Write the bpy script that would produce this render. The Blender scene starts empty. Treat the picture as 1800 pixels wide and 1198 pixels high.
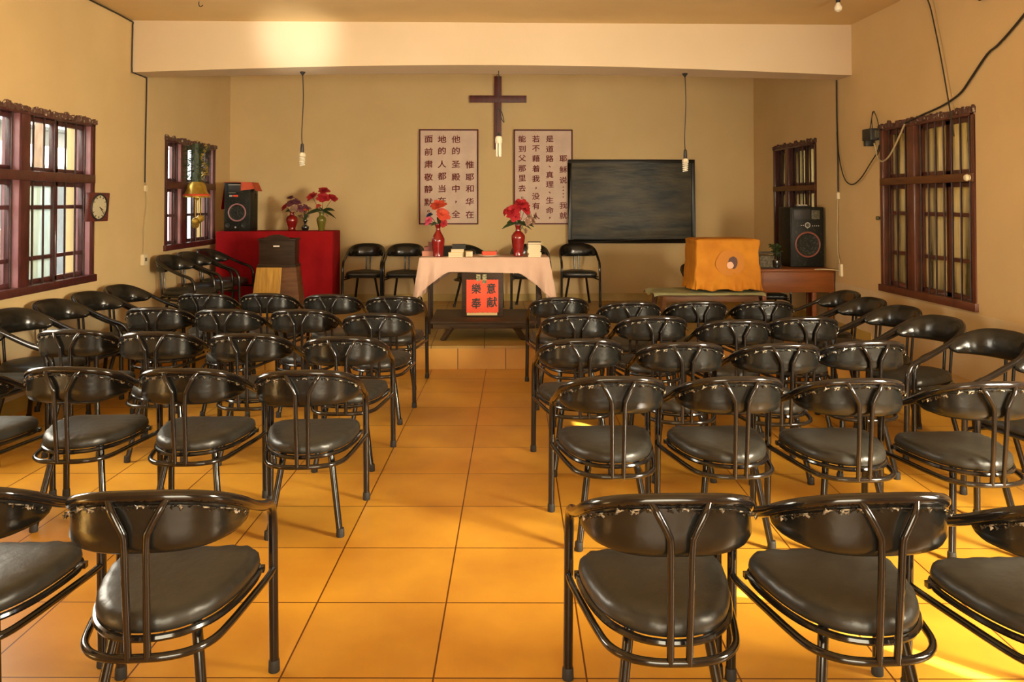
import bpy, bmesh, math, random
from mathutils import Vector, Matrix, noise
R = math.radians
rnd = random.Random(7)
scn = bpy.context.scene
COL = scn.collection

# ------------------------------------------------------------------ camera
cam_d = bpy.data.cameras.new('camera'); cam = bpy.data.objects.new('camera', cam_d); COL.objects.link(cam)
cam_d.lens = 28.64; cam_d.sensor_width = 36; cam_d.shift_y = -0.1522; cam_d.clip_start = .05
cam.location = (0, 0, 1.57); cam.rotation_euler = (R(91.2), 0, R(-1.56))
scn.camera = cam

# ------------------------------------------------------------------ light and exposure
scn.view_settings.view_transform = 'Standard'; scn.view_settings.look = 'None'
scn.view_settings.exposure = 0.30; scn.view_settings.gamma = 1.0; scn.view_settings.use_curve_mapping = False
wd = bpy.data.worlds.new('sky'); scn.world = wd; wd.use_nodes = True
bg = wd.node_tree.nodes['Background']; bg.inputs[0].default_value = (.94, .97, 1, 1); bg.inputs[1].default_value = 4.0

def lamp(name, kind, loc, direction, energy, color, **kw):
    d = bpy.data.lights.new(name, kind); o = bpy.data.objects.new(name, d); COL.objects.link(o)
    o.location = loc; o.rotation_euler = Vector(direction).to_track_quat('-Z', 'Y').to_euler()
    d.energy = energy; d.color = color
    for k, v in kw.items(): setattr(d, k, v)
    return o
WARM = (1, .87, .62)
# sun low on the far side of the yard; it reaches in only through the gaps of the boards added at the side window
SUN = Vector((1, -.95, .62))
lamp('sun', 'SUN', (8, -6, 6), -SUN, 60.0, (1, .93, .80), angle=R(.6))
# daylight of the side window beside the photographer, and of the open entrance behind him
lamp('side_window_daylight', 'AREA', (3.60, 1.75, 1.65), (-1, 1.05, -.34), 270, WARM, shape='RECTANGLE', size=1.0, size_y=1.2, spread=R(112))
lamp('clock_wall_daylight', 'AREA', (-3.47, 4.7, 1.6), (1, -.05,   .12), 75, (1, .90, .72), shape='RECTANGLE', size=1.3, size_y=1.3)
lamp('entrance_daylight', 'AREA', (.3, -1.42, 1.35), (0, 1, .36), 165, WARM, shape='RECTANGLE', size=2.2, size_y=2.2)
# spot added for the glare on the beam
lamp('beam_glare_spot', 'SPOT', (-.9, .6, .5), Vector((-1.9, 8.1, 3.22)) - Vector((-.9, .6, .5)), 2100, (1, .96, .88), spot_size=R(7.5), spot_blend=1.0, shadow_soft_size=.12)

# ------------------------------------------------------------------ materials
def mat(name, col, rough=.5, metal=0, col2=None, nscale=6, ndetail=5, contrast=(.35, .65), bump=0, bscale=40, stretch=None, coat=0, spec=.5, sheen=0, trans=0):
    m = bpy.data.materials.new(name); m.use_nodes = True
    nt = m.node_tree; b = nt.nodes['Principled BSDF']
    b.inputs['Base Color'].default_value = (*col, 1); b.inputs['Roughness'].default_value = rough
    b.inputs['Metallic'].default_value = metal; b.inputs['Coat Weight'].default_value = coat
    b.inputs['Specular IOR Level'].default_value = spec; b.inputs['Sheen Weight'].default_value = sheen
    b.inputs['Transmission Weight'].default_value = trans
    if col2 or bump:
        tc = nt.nodes.new('ShaderNodeTexCoord'); mp = nt.nodes.new('ShaderNodeMapping')
        nt.links.new(tc.outputs['Object'], mp.inputs[0])
        if stretch: mp.inputs['Scale'].default_value = stretch
    if col2:
        n = nt.nodes.new('ShaderNodeTexNoise'); n.inputs['Scale'].default_value = nscale; n.inputs['Detail'].default_value = ndetail
        cr = nt.nodes.new('ShaderNodeValToRGB')
        cr.color_ramp.elements[0].position = contrast[0]; cr.color_ramp.elements[1].position = contrast[1]
        cr.color_ramp.elements[0].color = (*col, 1); cr.color_ramp.elements[1].color = (*col2, 1)
        nt.links.new(mp.outputs[0], n.inputs['Vector']); nt.links.new(n.outputs['Fac'], cr.inputs[0])
        nt.links.new(cr.outputs[0], b.inputs['Base Color'])
    if bump:
        n2 = nt.nodes.new('ShaderNodeTexNoise'); n2.inputs['Scale'].default_value = bscale; n2.inputs['Detail'].default_value = 4
        bp = nt.nodes.new('ShaderNodeBump'); bp.inputs['Strength'].default_value = bump; bp.inputs['Distance'].default_value = .02
        nt.links.new(mp.outputs[0], n2.inputs['Vector']); nt.links.new(n2.outputs['Fac'], bp.inputs['Height'])
        nt.links.new(bp.outputs[0], b.inputs['Normal'])
    return m

def tile_mat(name, col, col2, size, rot, origin, seam, sw, rough):
    m = mat(name, col, rough, col2=col2, nscale=2.2, ndetail=8, contrast=(.3, .72))
    nt = m.node_tree; b = nt.nodes['Principled BSDF']
    cr = [n for n in nt.nodes if n.type == 'VALTORGB'][0]
    tc = [n for n in nt.nodes if n.type == 'TEX_COORD'][0]
    mp = nt.nodes.new('ShaderNodeMapping'); mp.vector_type = 'POINT'
    # rotate about the origin of the grid
    mp.inputs['Rotation'].default_value = (0, 0, -rot)
    c, s = math.cos(-rot), math.sin(-rot)
    mp.inputs['Location'].default_value = (-(c*origin[0]-s*origin[1]), -(s*origin[0]+c*origin[1]), 0)
    nt.links.new(tc.outputs['Object'], mp.inputs[0])
    br = nt.nodes.new('ShaderNodeTexBrick'); br.offset = 0; br.squash = 1
    br.inputs['Scale'].default_value = 1; br.inputs['Brick Width'].default_value = size; br.inputs['Row Height'].default_value = size
    br.inputs['Mortar Size'].default_value = sw; br.inputs['Mortar Smooth'].default_value = .2
    br.inputs['Color1'].default_value = (1, 1, 1, 1); br.inputs['Color2'].default_value = (.86, .86, .84, 1); br.inputs['Mortar'].default_value = (*seam, 1)
    nt.links.new(mp.outputs[0], br.inputs['Vector'])
    mx = nt.nodes.new('ShaderNodeMix'); mx.data_type = 'RGBA'; mx.blend_type = 'MULTIPLY'; mx.inputs[0].default_value = 1
    nt.links.new(cr.outputs[0], mx.inputs[6]); nt.links.new(br.outputs['Color'], mx.inputs[7])
    nt.links.new(mx.outputs[2], b.inputs['Base Color'])
    bp = nt.nodes.new('ShaderNodeBump'); bp.inputs['Strength'].default_value = .3; bp.inputs['Distance'].default_value = .004; bp.invert = True
    nt.links.new(br.outputs['Fac'], bp.inputs['Height']); nt.links.new(bp.outputs[0], b.inputs['Normal'])
    return m

def glass_mat(name, tint, mixfac, diff=None, diffmix=0):
    m = bpy.data.materials.new(name); m.use_nodes = True; nt = m.node_tree; nt.nodes.remove(nt.nodes['Principled BSDF'])
    out = nt.nodes['Material Output']
    tr = nt.nodes.new('ShaderNodeBsdfTransparent'); tr.inputs[0].default_value = (*tint, 1)
    gl = nt.nodes.new('ShaderNodeBsdfGlossy'); gl.inputs['Roughness'].default_value = .05
    mx = nt.nodes.new('ShaderNodeMixShader'); mx.inputs[0].default_value = mixfac
    nt.links.new(tr.outputs[0], mx.inputs[1]); nt.links.new(gl.outputs[0], mx.inputs[2])
    last = mx
    if diff:
        df = nt.nodes.new('ShaderNodeBsdfTranslucent')
        m2 = nt.nodes.new('ShaderNodeMixShader')
        tc = nt.nodes.new('ShaderNodeTexCoord'); mp = nt.nodes.new('ShaderNodeMapping'); mp.inputs['Scale'].default_value = (6, 14, 1.2)
        n = nt.nodes.new('ShaderNodeTexNoise'); n.inputs['Scale'].default_value = 1; n.inputs['Detail'].default_value = 6
        mr = nt.nodes.new('ShaderNodeMapRange'); mr.inputs[1].default_value = .35; mr.inputs[2].default_value = .7
        mr.inputs[3].default_value = diffmix*.6; mr.inputs[4].default_value = min(1, diffmix*1.3)
        nt.links.new(tc.outputs['Object'], mp.inputs[0]); nt.links.new(mp.outputs[0], n.inputs['Vector']); nt.links.new(n.outputs['Fac'], mr.inputs[0])
        nt.links.new(mr.outputs[0], m2.inputs[0])
        n3 = nt.nodes.new('ShaderNodeTexNoise'); n3.inputs['Scale'].default_value = .7; n3.inputs['Detail'].default_value = 5
        cr = nt.nodes.new('ShaderNodeValToRGB'); cr.color_ramp.elements[0].position = .38; cr.color_ramp.elements[1].position = .62
        lo = .22 if diffmix < .6 else .8
        cr.color_ramp.elements[0].color = (diff[0]*lo, diff[1]*lo*.95, diff[2]*lo*.8, 1); cr.color_ramp.elements[1].color = (*diff, 1)
        nt.links.new(mp.outputs[0], n3.inputs['Vector']); nt.links.new(n3.outputs['Fac'], cr.inputs[0]); nt.links.new(cr.outputs[0], df.inputs[0])
        ta = nt.nodes.new('ShaderNodeMix'); ta.data_type = 'RGBA'; ta.blend_type = 'MULTIPLY'; ta.inputs[0].default_value = 0 if diffmix > .6 else .75
        ta.inputs[6].default_value = (*tint, 1); nt.links.new(cr.outputs[0], ta.inputs[7]); nt.links.new(ta.outputs[2], tr.inputs[0])
        nt.links.new(mx.outputs[0], m2.inputs[1]); nt.links.new(df.outputs[0], m2.inputs[2]); last = m2
    nt.links.new(last.outputs[0], out.inputs[0])
    return m

M = {}
M['wall'] = mat('cream plaster', (.665, .485, .24), .75, col2=(.595, .43, .205), nscale=1.3, ndetail=7, contrast=(.35, .75), bump=.12, bscale=9)
M['dado'] = mat('rubbed and lit cream plaster', (.68, .54, .33), .6, col2=(.58, .46, .26), nscale=2.2, ndetail=7, contrast=(.35, .75), bump=.1, bscale=9)
M['ceiling'] = mat('ceiling plaster', (.73, .53, .25), .8, col2=(.65, .47, .215), nscale=1.1, ndetail=7, bump=.06, bscale=6)
M['beam'] = mat('beam plaster', (.675, .53, .36), .7, col2=(.625, .485, .315), nscale=.9, ndetail=6, bump=.06, bscale=6)
M['floor'] = tile_mat('amber floor tiles', (.67, .34, .034), (.48, .215, .020), .506, R(-1.75), (-.17, 3.235), (.19, .10, .035), .0035, .34)
M['step'] = tile_mat('step tiles', (.66, .345, .055), (.56, .27, .04), .45, 0, (-.30, .0), (.10, .05, .02), .004, .4)
M['platform'] = tile_mat('platform tiles', (.50, .31, .075), (.36, .21, .05), .5, 0, (-.05, 7.71), (.10, .05, .02), .004, .4)
M['skirting'] = mat('yellow skirting tile', (.52, .36, .09), .4, col2=(.38, .26, .06), nscale=3)
M['tube'] = mat('black lacquered tube', (.008, .0065, .006), .15, col2=(.016, .010, .008), nscale=9, contrast=(.5, .8), coat=.25)
M['cap'] = mat('black rubber', (.02, .019, .018), .65)
M['vinyl'] = mat('black vinyl', (.017, .0165, .014), .38, col2=(.024, .023, .019), nscale=14, bump=.10, bscale=26)
M['padvinyl'] = mat('black back vinyl', (.007, .0067, .006), .22, col2=(.012, .0115, .0095), nscale=18, bump=.10, bscale=20)
M['staple'] = mat('torn pale vinyl edge', (.014, .013, .011), .25, col2=(.36, .31, .24), nscale=34, contrast=(.53, .62))
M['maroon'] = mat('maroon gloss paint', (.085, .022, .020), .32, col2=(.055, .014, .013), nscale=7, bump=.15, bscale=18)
M['maroonlit'] = mat('lit maroon paint', (.34, .15, .16), .4, col2=(.25, .10, .11), nscale=6)  # lit copy of the maroon, for jamb faces that catch light
M['brownpaint'] = mat('brown gloss paint', (.13, .042, .022), .35, col2=(.09, .028, .016), nscale=7, bump=.12, bscale=18)
M['iron'] = mat('dark iron bar', (.035, .018, .016), .4, metal=.2, col2=(.06, .025, .02), nscale=20)
M['glass'] = glass_mat('window glass', (.96, .98, .97), .05)
M['dirty'] = glass_mat('dusty window glass', (.80, .77, .66), .05, (.66, .60, .44), .40)
M['frost'] = glass_mat('milky window glass', (.62, .70, .70), .05, (.64, .70, .69), .75)
M['rag'] = mat('ragged plaster and paper edge', (.085, .035, .022), .8, col2=(.50, .42, .30), nscale=38, contrast=(.58, .70))
M['cross'] = mat('dark red wood', (.125, .024, .020), .5, col2=(.08, .016, .014), nscale=5, stretch=(6, 6, 1))
M['cloth'] = mat('pale scripture cloth', (.72, .55, .44), .9, col2=(.64, .48, .38), nscale=5, bump=.10, bscale=12)
M['ink'] = mat('maroon ink', (.16, .018, .016), .7)
M['border'] = mat('maroon border', (.10, .014, .016), .7)
M['slate'] = mat('blackboard slate', (.010, .008, .003), .32, col2=(.085, .062, .021), nscale=2.6, ndetail=8, contrast=(.38, .70), stretch=(.6, 1, 2.6), bump=.25, bscale=6, spec=.12)
M['boardframe'] = mat('black board frame', (.012, .010, .007), .35, spec=.3)
M['wire'] = mat('black flex', (.02, .016, .012), .5)
M['palewire'] = mat('cream flex', (.45, .36, .2), .5)
M['plastic'] = mat('cream plastic', (.72, .62, .42), .4)
M['cfl'] = mat('lamp tube white', (.88, .84, .70), .3)
M['cflbase'] = mat('lamp base plastic', (.80, .72, .55), .4)
M['redcloth'] = mat('red cloth', (.34, .008, .010), .85, col2=(.25, .005, .008), nscale=3, ndetail=6, bump=.2, bscale=9, spec=.12)
M['orangered'] = mat('orange red satin', (.60, .085, .02), .55, col2=(.45, .05, .015), nscale=10)
M['darkwood'] = mat('dark wood', (.042, .021, .010), .5, col2=(.024, .012, .006), nscale=4, stretch=(1, 1, 8), bump=.1, bscale=20, spec=.2)
M['dullwood'] = mat('worn dark planks', (.065, .036, .016), .5, spec=.2, col2=(.04, .025, .014), nscale=5, stretch=(1, 8, 8))
M['brownwood'] = mat('brown wood', (.145, .060, .020), .5, spec=.25, col2=(.09, .035, .013), nscale=4, stretch=(1, 1, 7))
M['goldlit'] = mat('golden lit wood', (.50, .27, .035), .7, col2=(.36, .18, .025), nscale=5, stretch=(8, 8, 1))  # lit half of the lectern front, held in the colour
M['orangewood'] = mat('orange brown veneer', (.235, .070, .014), .45, spec=.25, col2=(.17, .047, .010), nscale=3, stretch=(1, 6, 6))
M['speaker'] = mat('black speaker vinyl', (.009, .009, .007), .5, spec=.25, col2=(.045, .038, .022), nscale=45, contrast=(.55, .75))
M['cone'] = mat('speaker cone', (.014, .014, .011), .6, spec=.25, col2=(.07, .07, .055), nscale=60, contrast=(.5, .7))
M['ring'] = mat('coppery speaker ring', (.26, .085, .06), .35)
M['pinkring'] = mat('pink speaker ring', (.34, .15, .15), .4)
M['silver'] = mat('silver trim', (.6, .58, .52), .3, metal=.6)
M['horn'] = mat('horn grille', (.14, .12, .06), .5, col2=(.03, .03, .02), nscale=80)
M['redglaze'] = mat('red glaze', (.25, .010, .008), .12, col2=(.16, .006, .006), nscale=12, coat=.6)
M['greenglaze'] = mat('olive green glaze', (.14, .13, .018), .12, coat=.6)
M['darkglaze'] = mat('black glaze', (.02, .018, .016), .15, coat=.5)
M['petalred'] = mat('red petals', (.52, .022, .030), .6, col2=(.38, .012, .02), nscale=20)
M['petalorange'] = mat('orange red petals', (.62, .09, .03), .6, col2=(.50, .04, .025), nscale=20)
M['petalpink'] = mat('pink petals', (.60, .08, .14), .6)
M['petalpale'] = mat('dusty pale petals', (.42, .25, .17), .7, col2=(.28, .16, .10), nscale=20)
M['petalpurple'] = mat('dark purple petals', (.10, .022, .045), .65, col2=(.20, .05, .07), nscale=20)
M['petalblue'] = mat('navy petals', (.03, .03, .10), .65)
M['leaf'] = mat('dark green leaf', (.028, .050, .016), .5, col2=(.05, .075, .02), nscale=15)
M['tablecloth'] = mat('peach tablecloth', (.60, .405, .305), .85, col2=(.545, .365, .27), nscale=2, bump=.08, bscale=30)
M['paperred'] = mat('red orange paper', (.80, .085, .028), .7, col2=(.70, .065, .022), nscale=6)
M['blackink'] = mat('black brush ink', (.016, .011, .010), .6)
M['pattern'] = mat('speckled paper strip', (.36, .33, .18), .8, col2=(.10, .11, .06), nscale=70, contrast=(.45, .55))
M['page'] = mat('book pages', (.72, .60, .40), .8, col2=(.60, .48, .30), nscale=3, stretch=(1, 1, 60))
M['coverdark'] = mat('dark book cover', (.018, .016, .012), .5, spec=.25)
M['coverred'] = mat('red brown book cover', (.20, .045, .03), .55)
M['covercream'] = mat('cream book cover', (.62, .48, .22), .55)
M['coverpink'] = mat('pinkish book cover', (.45, .18, .11), .55)
M['plate'] = mat('white plate', (.78, .70, .58), .25)
M['tvcloth'] = mat('orange cover cloth', (.58, .235, .020), .8, col2=(.46, .165, .014), nscale=4, bump=.35, bscale=9, spec=.2)
M['stain'] = mat('brown print on cloth', (.50, .185, .018), .8)
M['pic'] = mat('dark print', (.08, .025, .018), .6)
M['picpale'] = mat('pale print', (.72, .42, .28), .6)
M['picyel'] = mat('yellow print', (.66, .30, .035), .7)
M['greencloth'] = mat('grey green cloth', (.30, .30, .15), .8, col2=(.22, .22, .10), nscale=5)
M['gold'] = mat('gold plastic', (.55, .36, .06), .3, metal=.5, col2=(.40, .24, .03), nscale=25)
M['tinsel'] = mat('gold tinsel', (.62, .42, .08), .3, metal=.4)
M['garland'] = mat('green garland', (.022, .040, .016), .5, col2=(.05, .07, .02), nscale=40)
M['dial'] = mat('clock dial', (.52, .46, .30), .5)
M['black'] = mat('matt black', (.02, .018, .016), .5)
M['wicker'] = mat('grey wicker', (.16, .13, .08), .7, col2=(.06, .05, .03), nscale=50)
M['outwhite'] = mat('whitewashed outside wall', (.66, .67, .65), .8, col2=(.42, .43, .42), nscale=1.2, ndetail=8, contrast=(.42, .62))
M['outgrey'] = mat('grey cement outside', (.32, .34, .34), .85, col2=(.22, .23, .23), nscale=3, ndetail=8)
M['outdim'] = mat('mossy pale outside wall', (.62, .56, .40), .85, col2=(.20, .17, .10), nscale=1.4, ndetail=6, contrast=(.35, .68), stretch=(1, 5, .5))
M['outroof'] = mat('corrugated eave', (.16, .15, .14), .8)
M['brick'] = mat('yellow brick', (.52, .42, .24), .85, col2=(.40, .30, .17), nscale=6)
M['plank'] = mat('weathered plank', (.42, .30, .22), .8, col2=(.30, .2, .14), nscale=4, stretch=(8, 8, 1))
M['ground'] = mat('yard ground', (.26, .25, .22), .9, col2=(.18, .17, .14), nscale=3)
M['sun_mask'] = mat('dark shutter board', (.07, .03, .02), .5)

# ------------------------------------------------------------------ mesh helpers
def catmull(pts, n=6, closed=False):
    P = [Vector(p) for p in pts]; out = []; N = len(P)
    rng = N if closed else N-1
    for i in range(rng):
        if closed: a, b, c, d = P[i-1], P[i], P[(i+1) % N], P[(i+2) % N]
        else: a, b, c, d = P[max(i-1, 0)], P[i], P[i+1], P[min(i+2, N-1)]
        for k in range(n):
            t = k/n; t2 = t*t; t3 = t2*t
            out.append(.5*((2*b)+(c-a)*t+(2*a-5*b+4*c-d)*t2+(3*b-a-3*c+d)*t3))
    if not closed: out.append(P[-1])
    return out

class MB:
    def __init__(s): s.v = []; s.f = []
    def add(s, vs, fs):
        o = len(s.v); s.v += [tuple(v) for v in vs]; s.f += [tuple(i+o for i in f) for f in fs]; return s
    def box(s, lo, hi, mtx=None):
        x0, y0, z0 = lo; x1, y1, z1 = hi
        vs = [Vector(p) for p in ((x0,y0,z0),(x1,y0,z0),(x1,y1,z0),(x0,y1,z0),(x0,y0,z1),(x1,y0,z1),(x1,y1,z1),(x0,y1,z1))]
        if mtx: vs = [mtx @ v for v in vs]
        return s.add(vs, [(0,3,2,1),(4,5,6,7),(0,1,5,4),(1,2,6,5),(2,3,7,6),(3,0,4,7)])
    def bar(s, a, b, w, h=None):
        """square bar from a to b"""
        a = Vector(a); b = Vector(b); h = h or w; d = b-a
        q = d.to_track_quat('Z', 'Y').to_matrix().to_4x4(); q.translation = a
        return s.box((-w/2, -h/2, 0), (w/2, h/2, d.length), q)
    def tube(s, path, r, seg=10, closed=False, rs=None):
        P = [Vector(p) for p in path]; n = len(P); rings = []
        t0 = (P[1]-P[0]).normalized(); up = Vector((0, 0, 1)) if abs(t0.z) < .9 else Vector((1, 0, 0))
        nrm = (up - t0*up.dot(t0)).normalized()
        for i in range(n):
            if closed: t = (P[(i+1) % n]-P[i-1]).normalized()
            else: t = (P[min(i+1, n-1)]-P[max(i-1, 0)]).normalized()
            nrm = (nrm - t*nrm.dot(t)).normalized(); bn = t.cross(nrm)
            rr = rs[i] if rs else r
            rings.append([P[i]+(nrm*math.cos(a)+bn*math.sin(a))*rr for a in [2*math.pi*k/seg for k in range(seg)]])
        vs = [v for ring in rings for v in ring]; fs = []
        for i in range(n if closed else n-1):
            j = (i+1) % n
            off = 0
            if closed and j == 0:   # match twist
                best = min(range(seg), key=lambda o: sum((rings[i][k]-rings[0][(k+o) % seg]).length for k in range(seg))); off = best
            for k in range(seg):
                k2 = (k+1) % seg
                fs.append((i*seg+k, i*seg+k2, j*seg+(k2+off) % seg, j*seg+(k+off) % seg))
        if not closed:
            fs.append(tuple(reversed(range(seg)))); fs.append(tuple((n-1)*seg+k for k in range(seg)))
        return s.add(vs, fs)
    def lathe(s, prof, seg=20, c=(0, 0, 0), axis='z', sx=1, sy=1):
        vs = []; fs = []; n = len(prof)
        for r, h in prof:
            for k in range(seg):
                a = 2*math.pi*k/seg; x, y, z = r*math.cos(a)*sx, r*math.sin(a)*sy, h
                if axis == 'y': x, y, z = x, h, y
                if axis == 'x': x, y, z = h, x, y
                vs.append((x+c[0], y+c[1], z+c[2]))
        for i in range(n-1):
            for k in range(seg):
                k2 = (k+1) % seg
                fs.append((i*seg+k, i*seg+k2, (i+1)*seg+k2, (i+1)*seg+k))
        if prof[0][0] > 1e-5: fs.append(tuple(reversed(range(seg))))
        if prof[-1][0] > 1e-5: fs.append(tuple((n-1)*seg+k for k in range(seg)))
        return s.add(vs, fs)
    def grid(s, fn, nu, nv, closed_u=False):
        vs = [fn(i/(nu if closed_u else nu-1), j/(nv-1)) for j in range(nv) for i in range(nu)]; fs = []
        for j in range(nv-1):
            for i in range(nu if closed_u else nu-1):
                i2 = (i+1) % nu; fs.append((j*nu+i, j*nu+i2, (j+1)*nu+i2, (j+1)*nu+i))
        return s.add(vs, fs)
    def ball(s, c, r, seg=12, rings=8, sz=1):
        prof = [(max(1e-6, r*math.sin(math.pi*k/rings)), -r*sz*math.cos(math.pi*k/rings)) for k in range(rings+1)]
        return s.lathe(prof, seg, c)
    def build(s, name, m, parent=None, loc=None, smooth=True, bevel=0, thick=0, segs=2, angle=40):
        me = bpy.data.meshes.new(name); me.from_pydata(s.v, [], s.f)
        bm = bmesh.new(); bm.from_mesh(me); bmesh.ops.remove_doubles(bm, verts=bm.verts, dist=1e-6)
        if thick: bmesh.ops.solidify(bm, geom=bm.faces[:], thickness=thick)
        bmesh.ops.recalc_face_normals(bm, faces=bm.faces)
        if bevel:
            ed = [e for e in bm.edges if len(e.link_faces) == 2 and e.calc_face_angle(0) > R(30)]
            bmesh.ops.bevel(bm, geom=ed, offset=bevel, segments=segs, profile=.5, affect='EDGES', clamp_overlap=True)
        if smooth:
            for f in bm.faces: f.smooth = True
            for e in bm.edges:
                if len(e.link_faces) == 2 and e.calc_face_angle(0) > R(angle): e.smooth = False
        bm.to_mesh(me); bm.free()
        me.materials.append(m if not isinstance(m, str) else M[m])
        o = bpy.data.objects.new(name, me); COL.objects.link(o)
        if parent: o.parent = parent
        if loc: o.location = loc
        return o

def tag(o, label=None, cat=None, group=None, kind=None):
    if label: o['label'] = label
    if cat: o['category'] = cat
    if group: o['group'] = group
    if kind: o['kind'] = kind
    return o
def empty(name, loc=(0, 0, 0), rz=0, **kw):
    o = bpy.data.objects.new(name, None); COL.objects.link(o); o.location = loc; o.rotation_euler = (0, 0, rz); o.empty_display_size = .1
    return tag(o, **kw)
def copy_tree(o, parent=None):
    c = o.copy(); COL.objects.link(c)
    if parent: c.parent = parent
    for ch in o.children: copy_tree(ch, c)
    return c
def text_mesh(items, y, m, parent, bold=.012, depth=.0012):
    """items: (char, x, z, size, width factor); brush characters facing -y, each a part of its own"""
    for ch, x, z, size, wx in items:
        cu = bpy.data.curves.new('t', 'FONT'); cu.body = ch; cu.size = size; cu.align_x = 'CENTER'; cu.align_y = 'CENTER'
        cu.extrude = depth; cu.resolution_u = 3
        to = bpy.data.objects.new('t', cu); COL.objects.link(to)
        me = bpy.data.meshes.new_from_object(to.evaluated_get(bpy.context.evaluated_depsgraph_get()))
        bpy.data.objects.remove(to); bpy.data.curves.remove(cu)
        if not me.vertices: continue
        xs = [v.co.x for v in me.vertices]; ys = [v.co.y for v in me.vertices]
        cx, cy = (min(xs)+max(xs))/2, (min(ys)+max(ys))/2
        for v in me.vertices:
            px, py, pz = v.co.x-cx, v.co.y-cy, v.co.z
            v.co = (px*wx, -pz, py+.06*px)
        # brush weight: the strokes laid again a hair to each side
        vs = [v.co.copy() for v in me.vertices]; fs = [tuple(p.vertices) for p in me.polygons]; mb = MB(); b = bold*size
        for q, (dx, dz) in enumerate(((0, 0), (b, 0), (-b, 0), (0, b), (0, -b))):
            mb.add([(v.x+dx, v.y-.00008*q, v.z+dz) for v in vs], fs)
        bpy.data.meshes.remove(me); me = bpy.data.meshes.new('character'); me.from_pydata(mb.v, [], mb.f)
        me.materials.append(M[m])
        o = bpy.data.objects.new('character', me); COL.objects.link(o); o.parent = parent; o.location = (x, y, z)

# ------------------------------------------------------------------ room shell
XL, XR, YB, YF, ZC, ZP = -3.53, 3.65, 11.16, -1.5, 3.36, .22
def struct(mb, name, m, **kw): return tag(mb.build(name, m, **kw), kind='structure')
struct(MB().box((XL-.3, YF-.3, -.12), (XR+.3, YB+.3, 0)), 'floor', 'floor', smooth=False)
struct(MB().box((XL-.5, YF-.5, ZC), (XR+.6, YB+.5, ZC+.15)), 'ceiling', 'ceiling', smooth=False)
pl = MB(); pl.box((-2.85, 7.71, 0), (XR, 8.15, ZP-.025)).box((XL, 8.15, 0), (XR, YB, ZP-.025))
struct(pl, 'floor_step', 'step', smooth=False)
pt = MB(); pt.box((-2.85, 7.70, ZP-.025), (XR, 8.15, ZP)).box((XL, 8.15, ZP-.025), (XR, YB, ZP))
struct(pt, 'floor_platform', 'platform', smooth=False)
bmv = MB()
NX = 40
def beamz(x, a): return 2.848 + a*math.cos((x-.06)/3.6*math.pi/2)**1.0
for i in range(NX):
    x0 = XL+(XR-XL)*i/NX; x1 = XL+(XR-XL)*(i+1)/NX
    z0, z1 = beamz(x0, .088), beamz(x1, .088); r0, r1 = beamz(x0, .048), beamz(x1, .048)
    bmv.add([(x0, 8.1, z0), (x1, 8.1, z1), (x1, 8.42, r1), (x0, 8.42, r0), (x0, 8.1, ZC), (x1, 8.1, ZC), (x1, 8.42, ZC), (x0, 8.42, ZC)],
            [(0, 3, 2, 1), (0, 1, 5, 4), (2, 3, 7, 6)])
struct(bmv, 'trim_beam', 'beam', smooth=False)

def wall_with_openings(name, side, ops, m1, dado=.73):
    """side wall along y with openings (y0, y1, z0, z1)"""
    x0, x1 = (XL-.24, XL) if side < 0 else (XR, XR+.24)
    mb = MB(); ys = YF
    for (a, b, z0, z1) in ops:
        mb.box((x0, ys, 0), (x1, a, ZC)); mb.box((x0, a, 0), (x1, b, z0)); mb.box((x0, a, z1), (x1, b, ZC)); ys = b
    mb.box((x0, ys, 0), (x1, YB+.24, ZC))
    return struct(mb, name, m1, smooth=False)
W1 = (4.0, 7.36, .88, 2.29); W2 = (8.94, 10.55, 1.05, 2.28)
W3 = (6.02, 7.50, .76, 2.28); W4 = (9.0, 10.36, .80, 2.27); W5 = (.45, 3.02, .80, 2.25)
wall_with_openings('wall_left', -1, [W1, W2], 'wall')
wall_with_openings('wall_right', 1, [W5, W3, W4], 'wall')
struct(MB().box((XL, YB, 0), (XR, YB+.24, ZC)), 'wall_back', 'wall', smooth=False)
fw = MB(); DX0, DX1, DZ = -.8, 1.4, 2.5
fw.box((XL, YF-.24, 0), (DX0, YF, ZC)).box((DX1, YF-.24, 0), (XR, YF, ZC)).box((DX0, YF-.24, DZ), (DX1, YF, ZC))
struct(fw, 'wall_front', 'wall', smooth=False)
struct(MB().box((-6, -5.2, -.14), (9, -5.0, 4.2)), 'wall_sky_block', 'outgrey', smooth=False)  # unseen wall added to keep open sky out of the doorway
# rubbed dado band along the right wall, and skirting tiles
dd = MB()
def band(x, y0, y1): return [(x, y0), (x, y1)]
struct(MB().box((XR-.006, YF, .22), (XR, YB, .73)), 'trim_lower_band', 'dado', smooth=False)
struct(MB().box((XL, YF, .11), (XL+.006, 8.15, .72)), 'trim_lower_band', 'dado', smooth=False)  # no dado here: pale band carries the lit look of the lower wall
struct(MB().box((XL, YF, 0), (XL+.012, 8.15, .11)).box((XL, 8.15, ZP), (XL+.012, YB, ZP+.10)), 'baseboard_left', 'skirting', smooth=False)
struct(MB().box((XR-.012, YF, 0), (XR, 7.69, .11)).box((XR-.012, 7.71, ZP), (XR, YB, ZP+.10)), 'baseboard_right', 'skirting', smooth=False)
struct(MB().box((XL, YB-.012, ZP), (XR, YB, ZP+.10)), 'baseboard_back', 'skirting', smooth=False)

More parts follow.
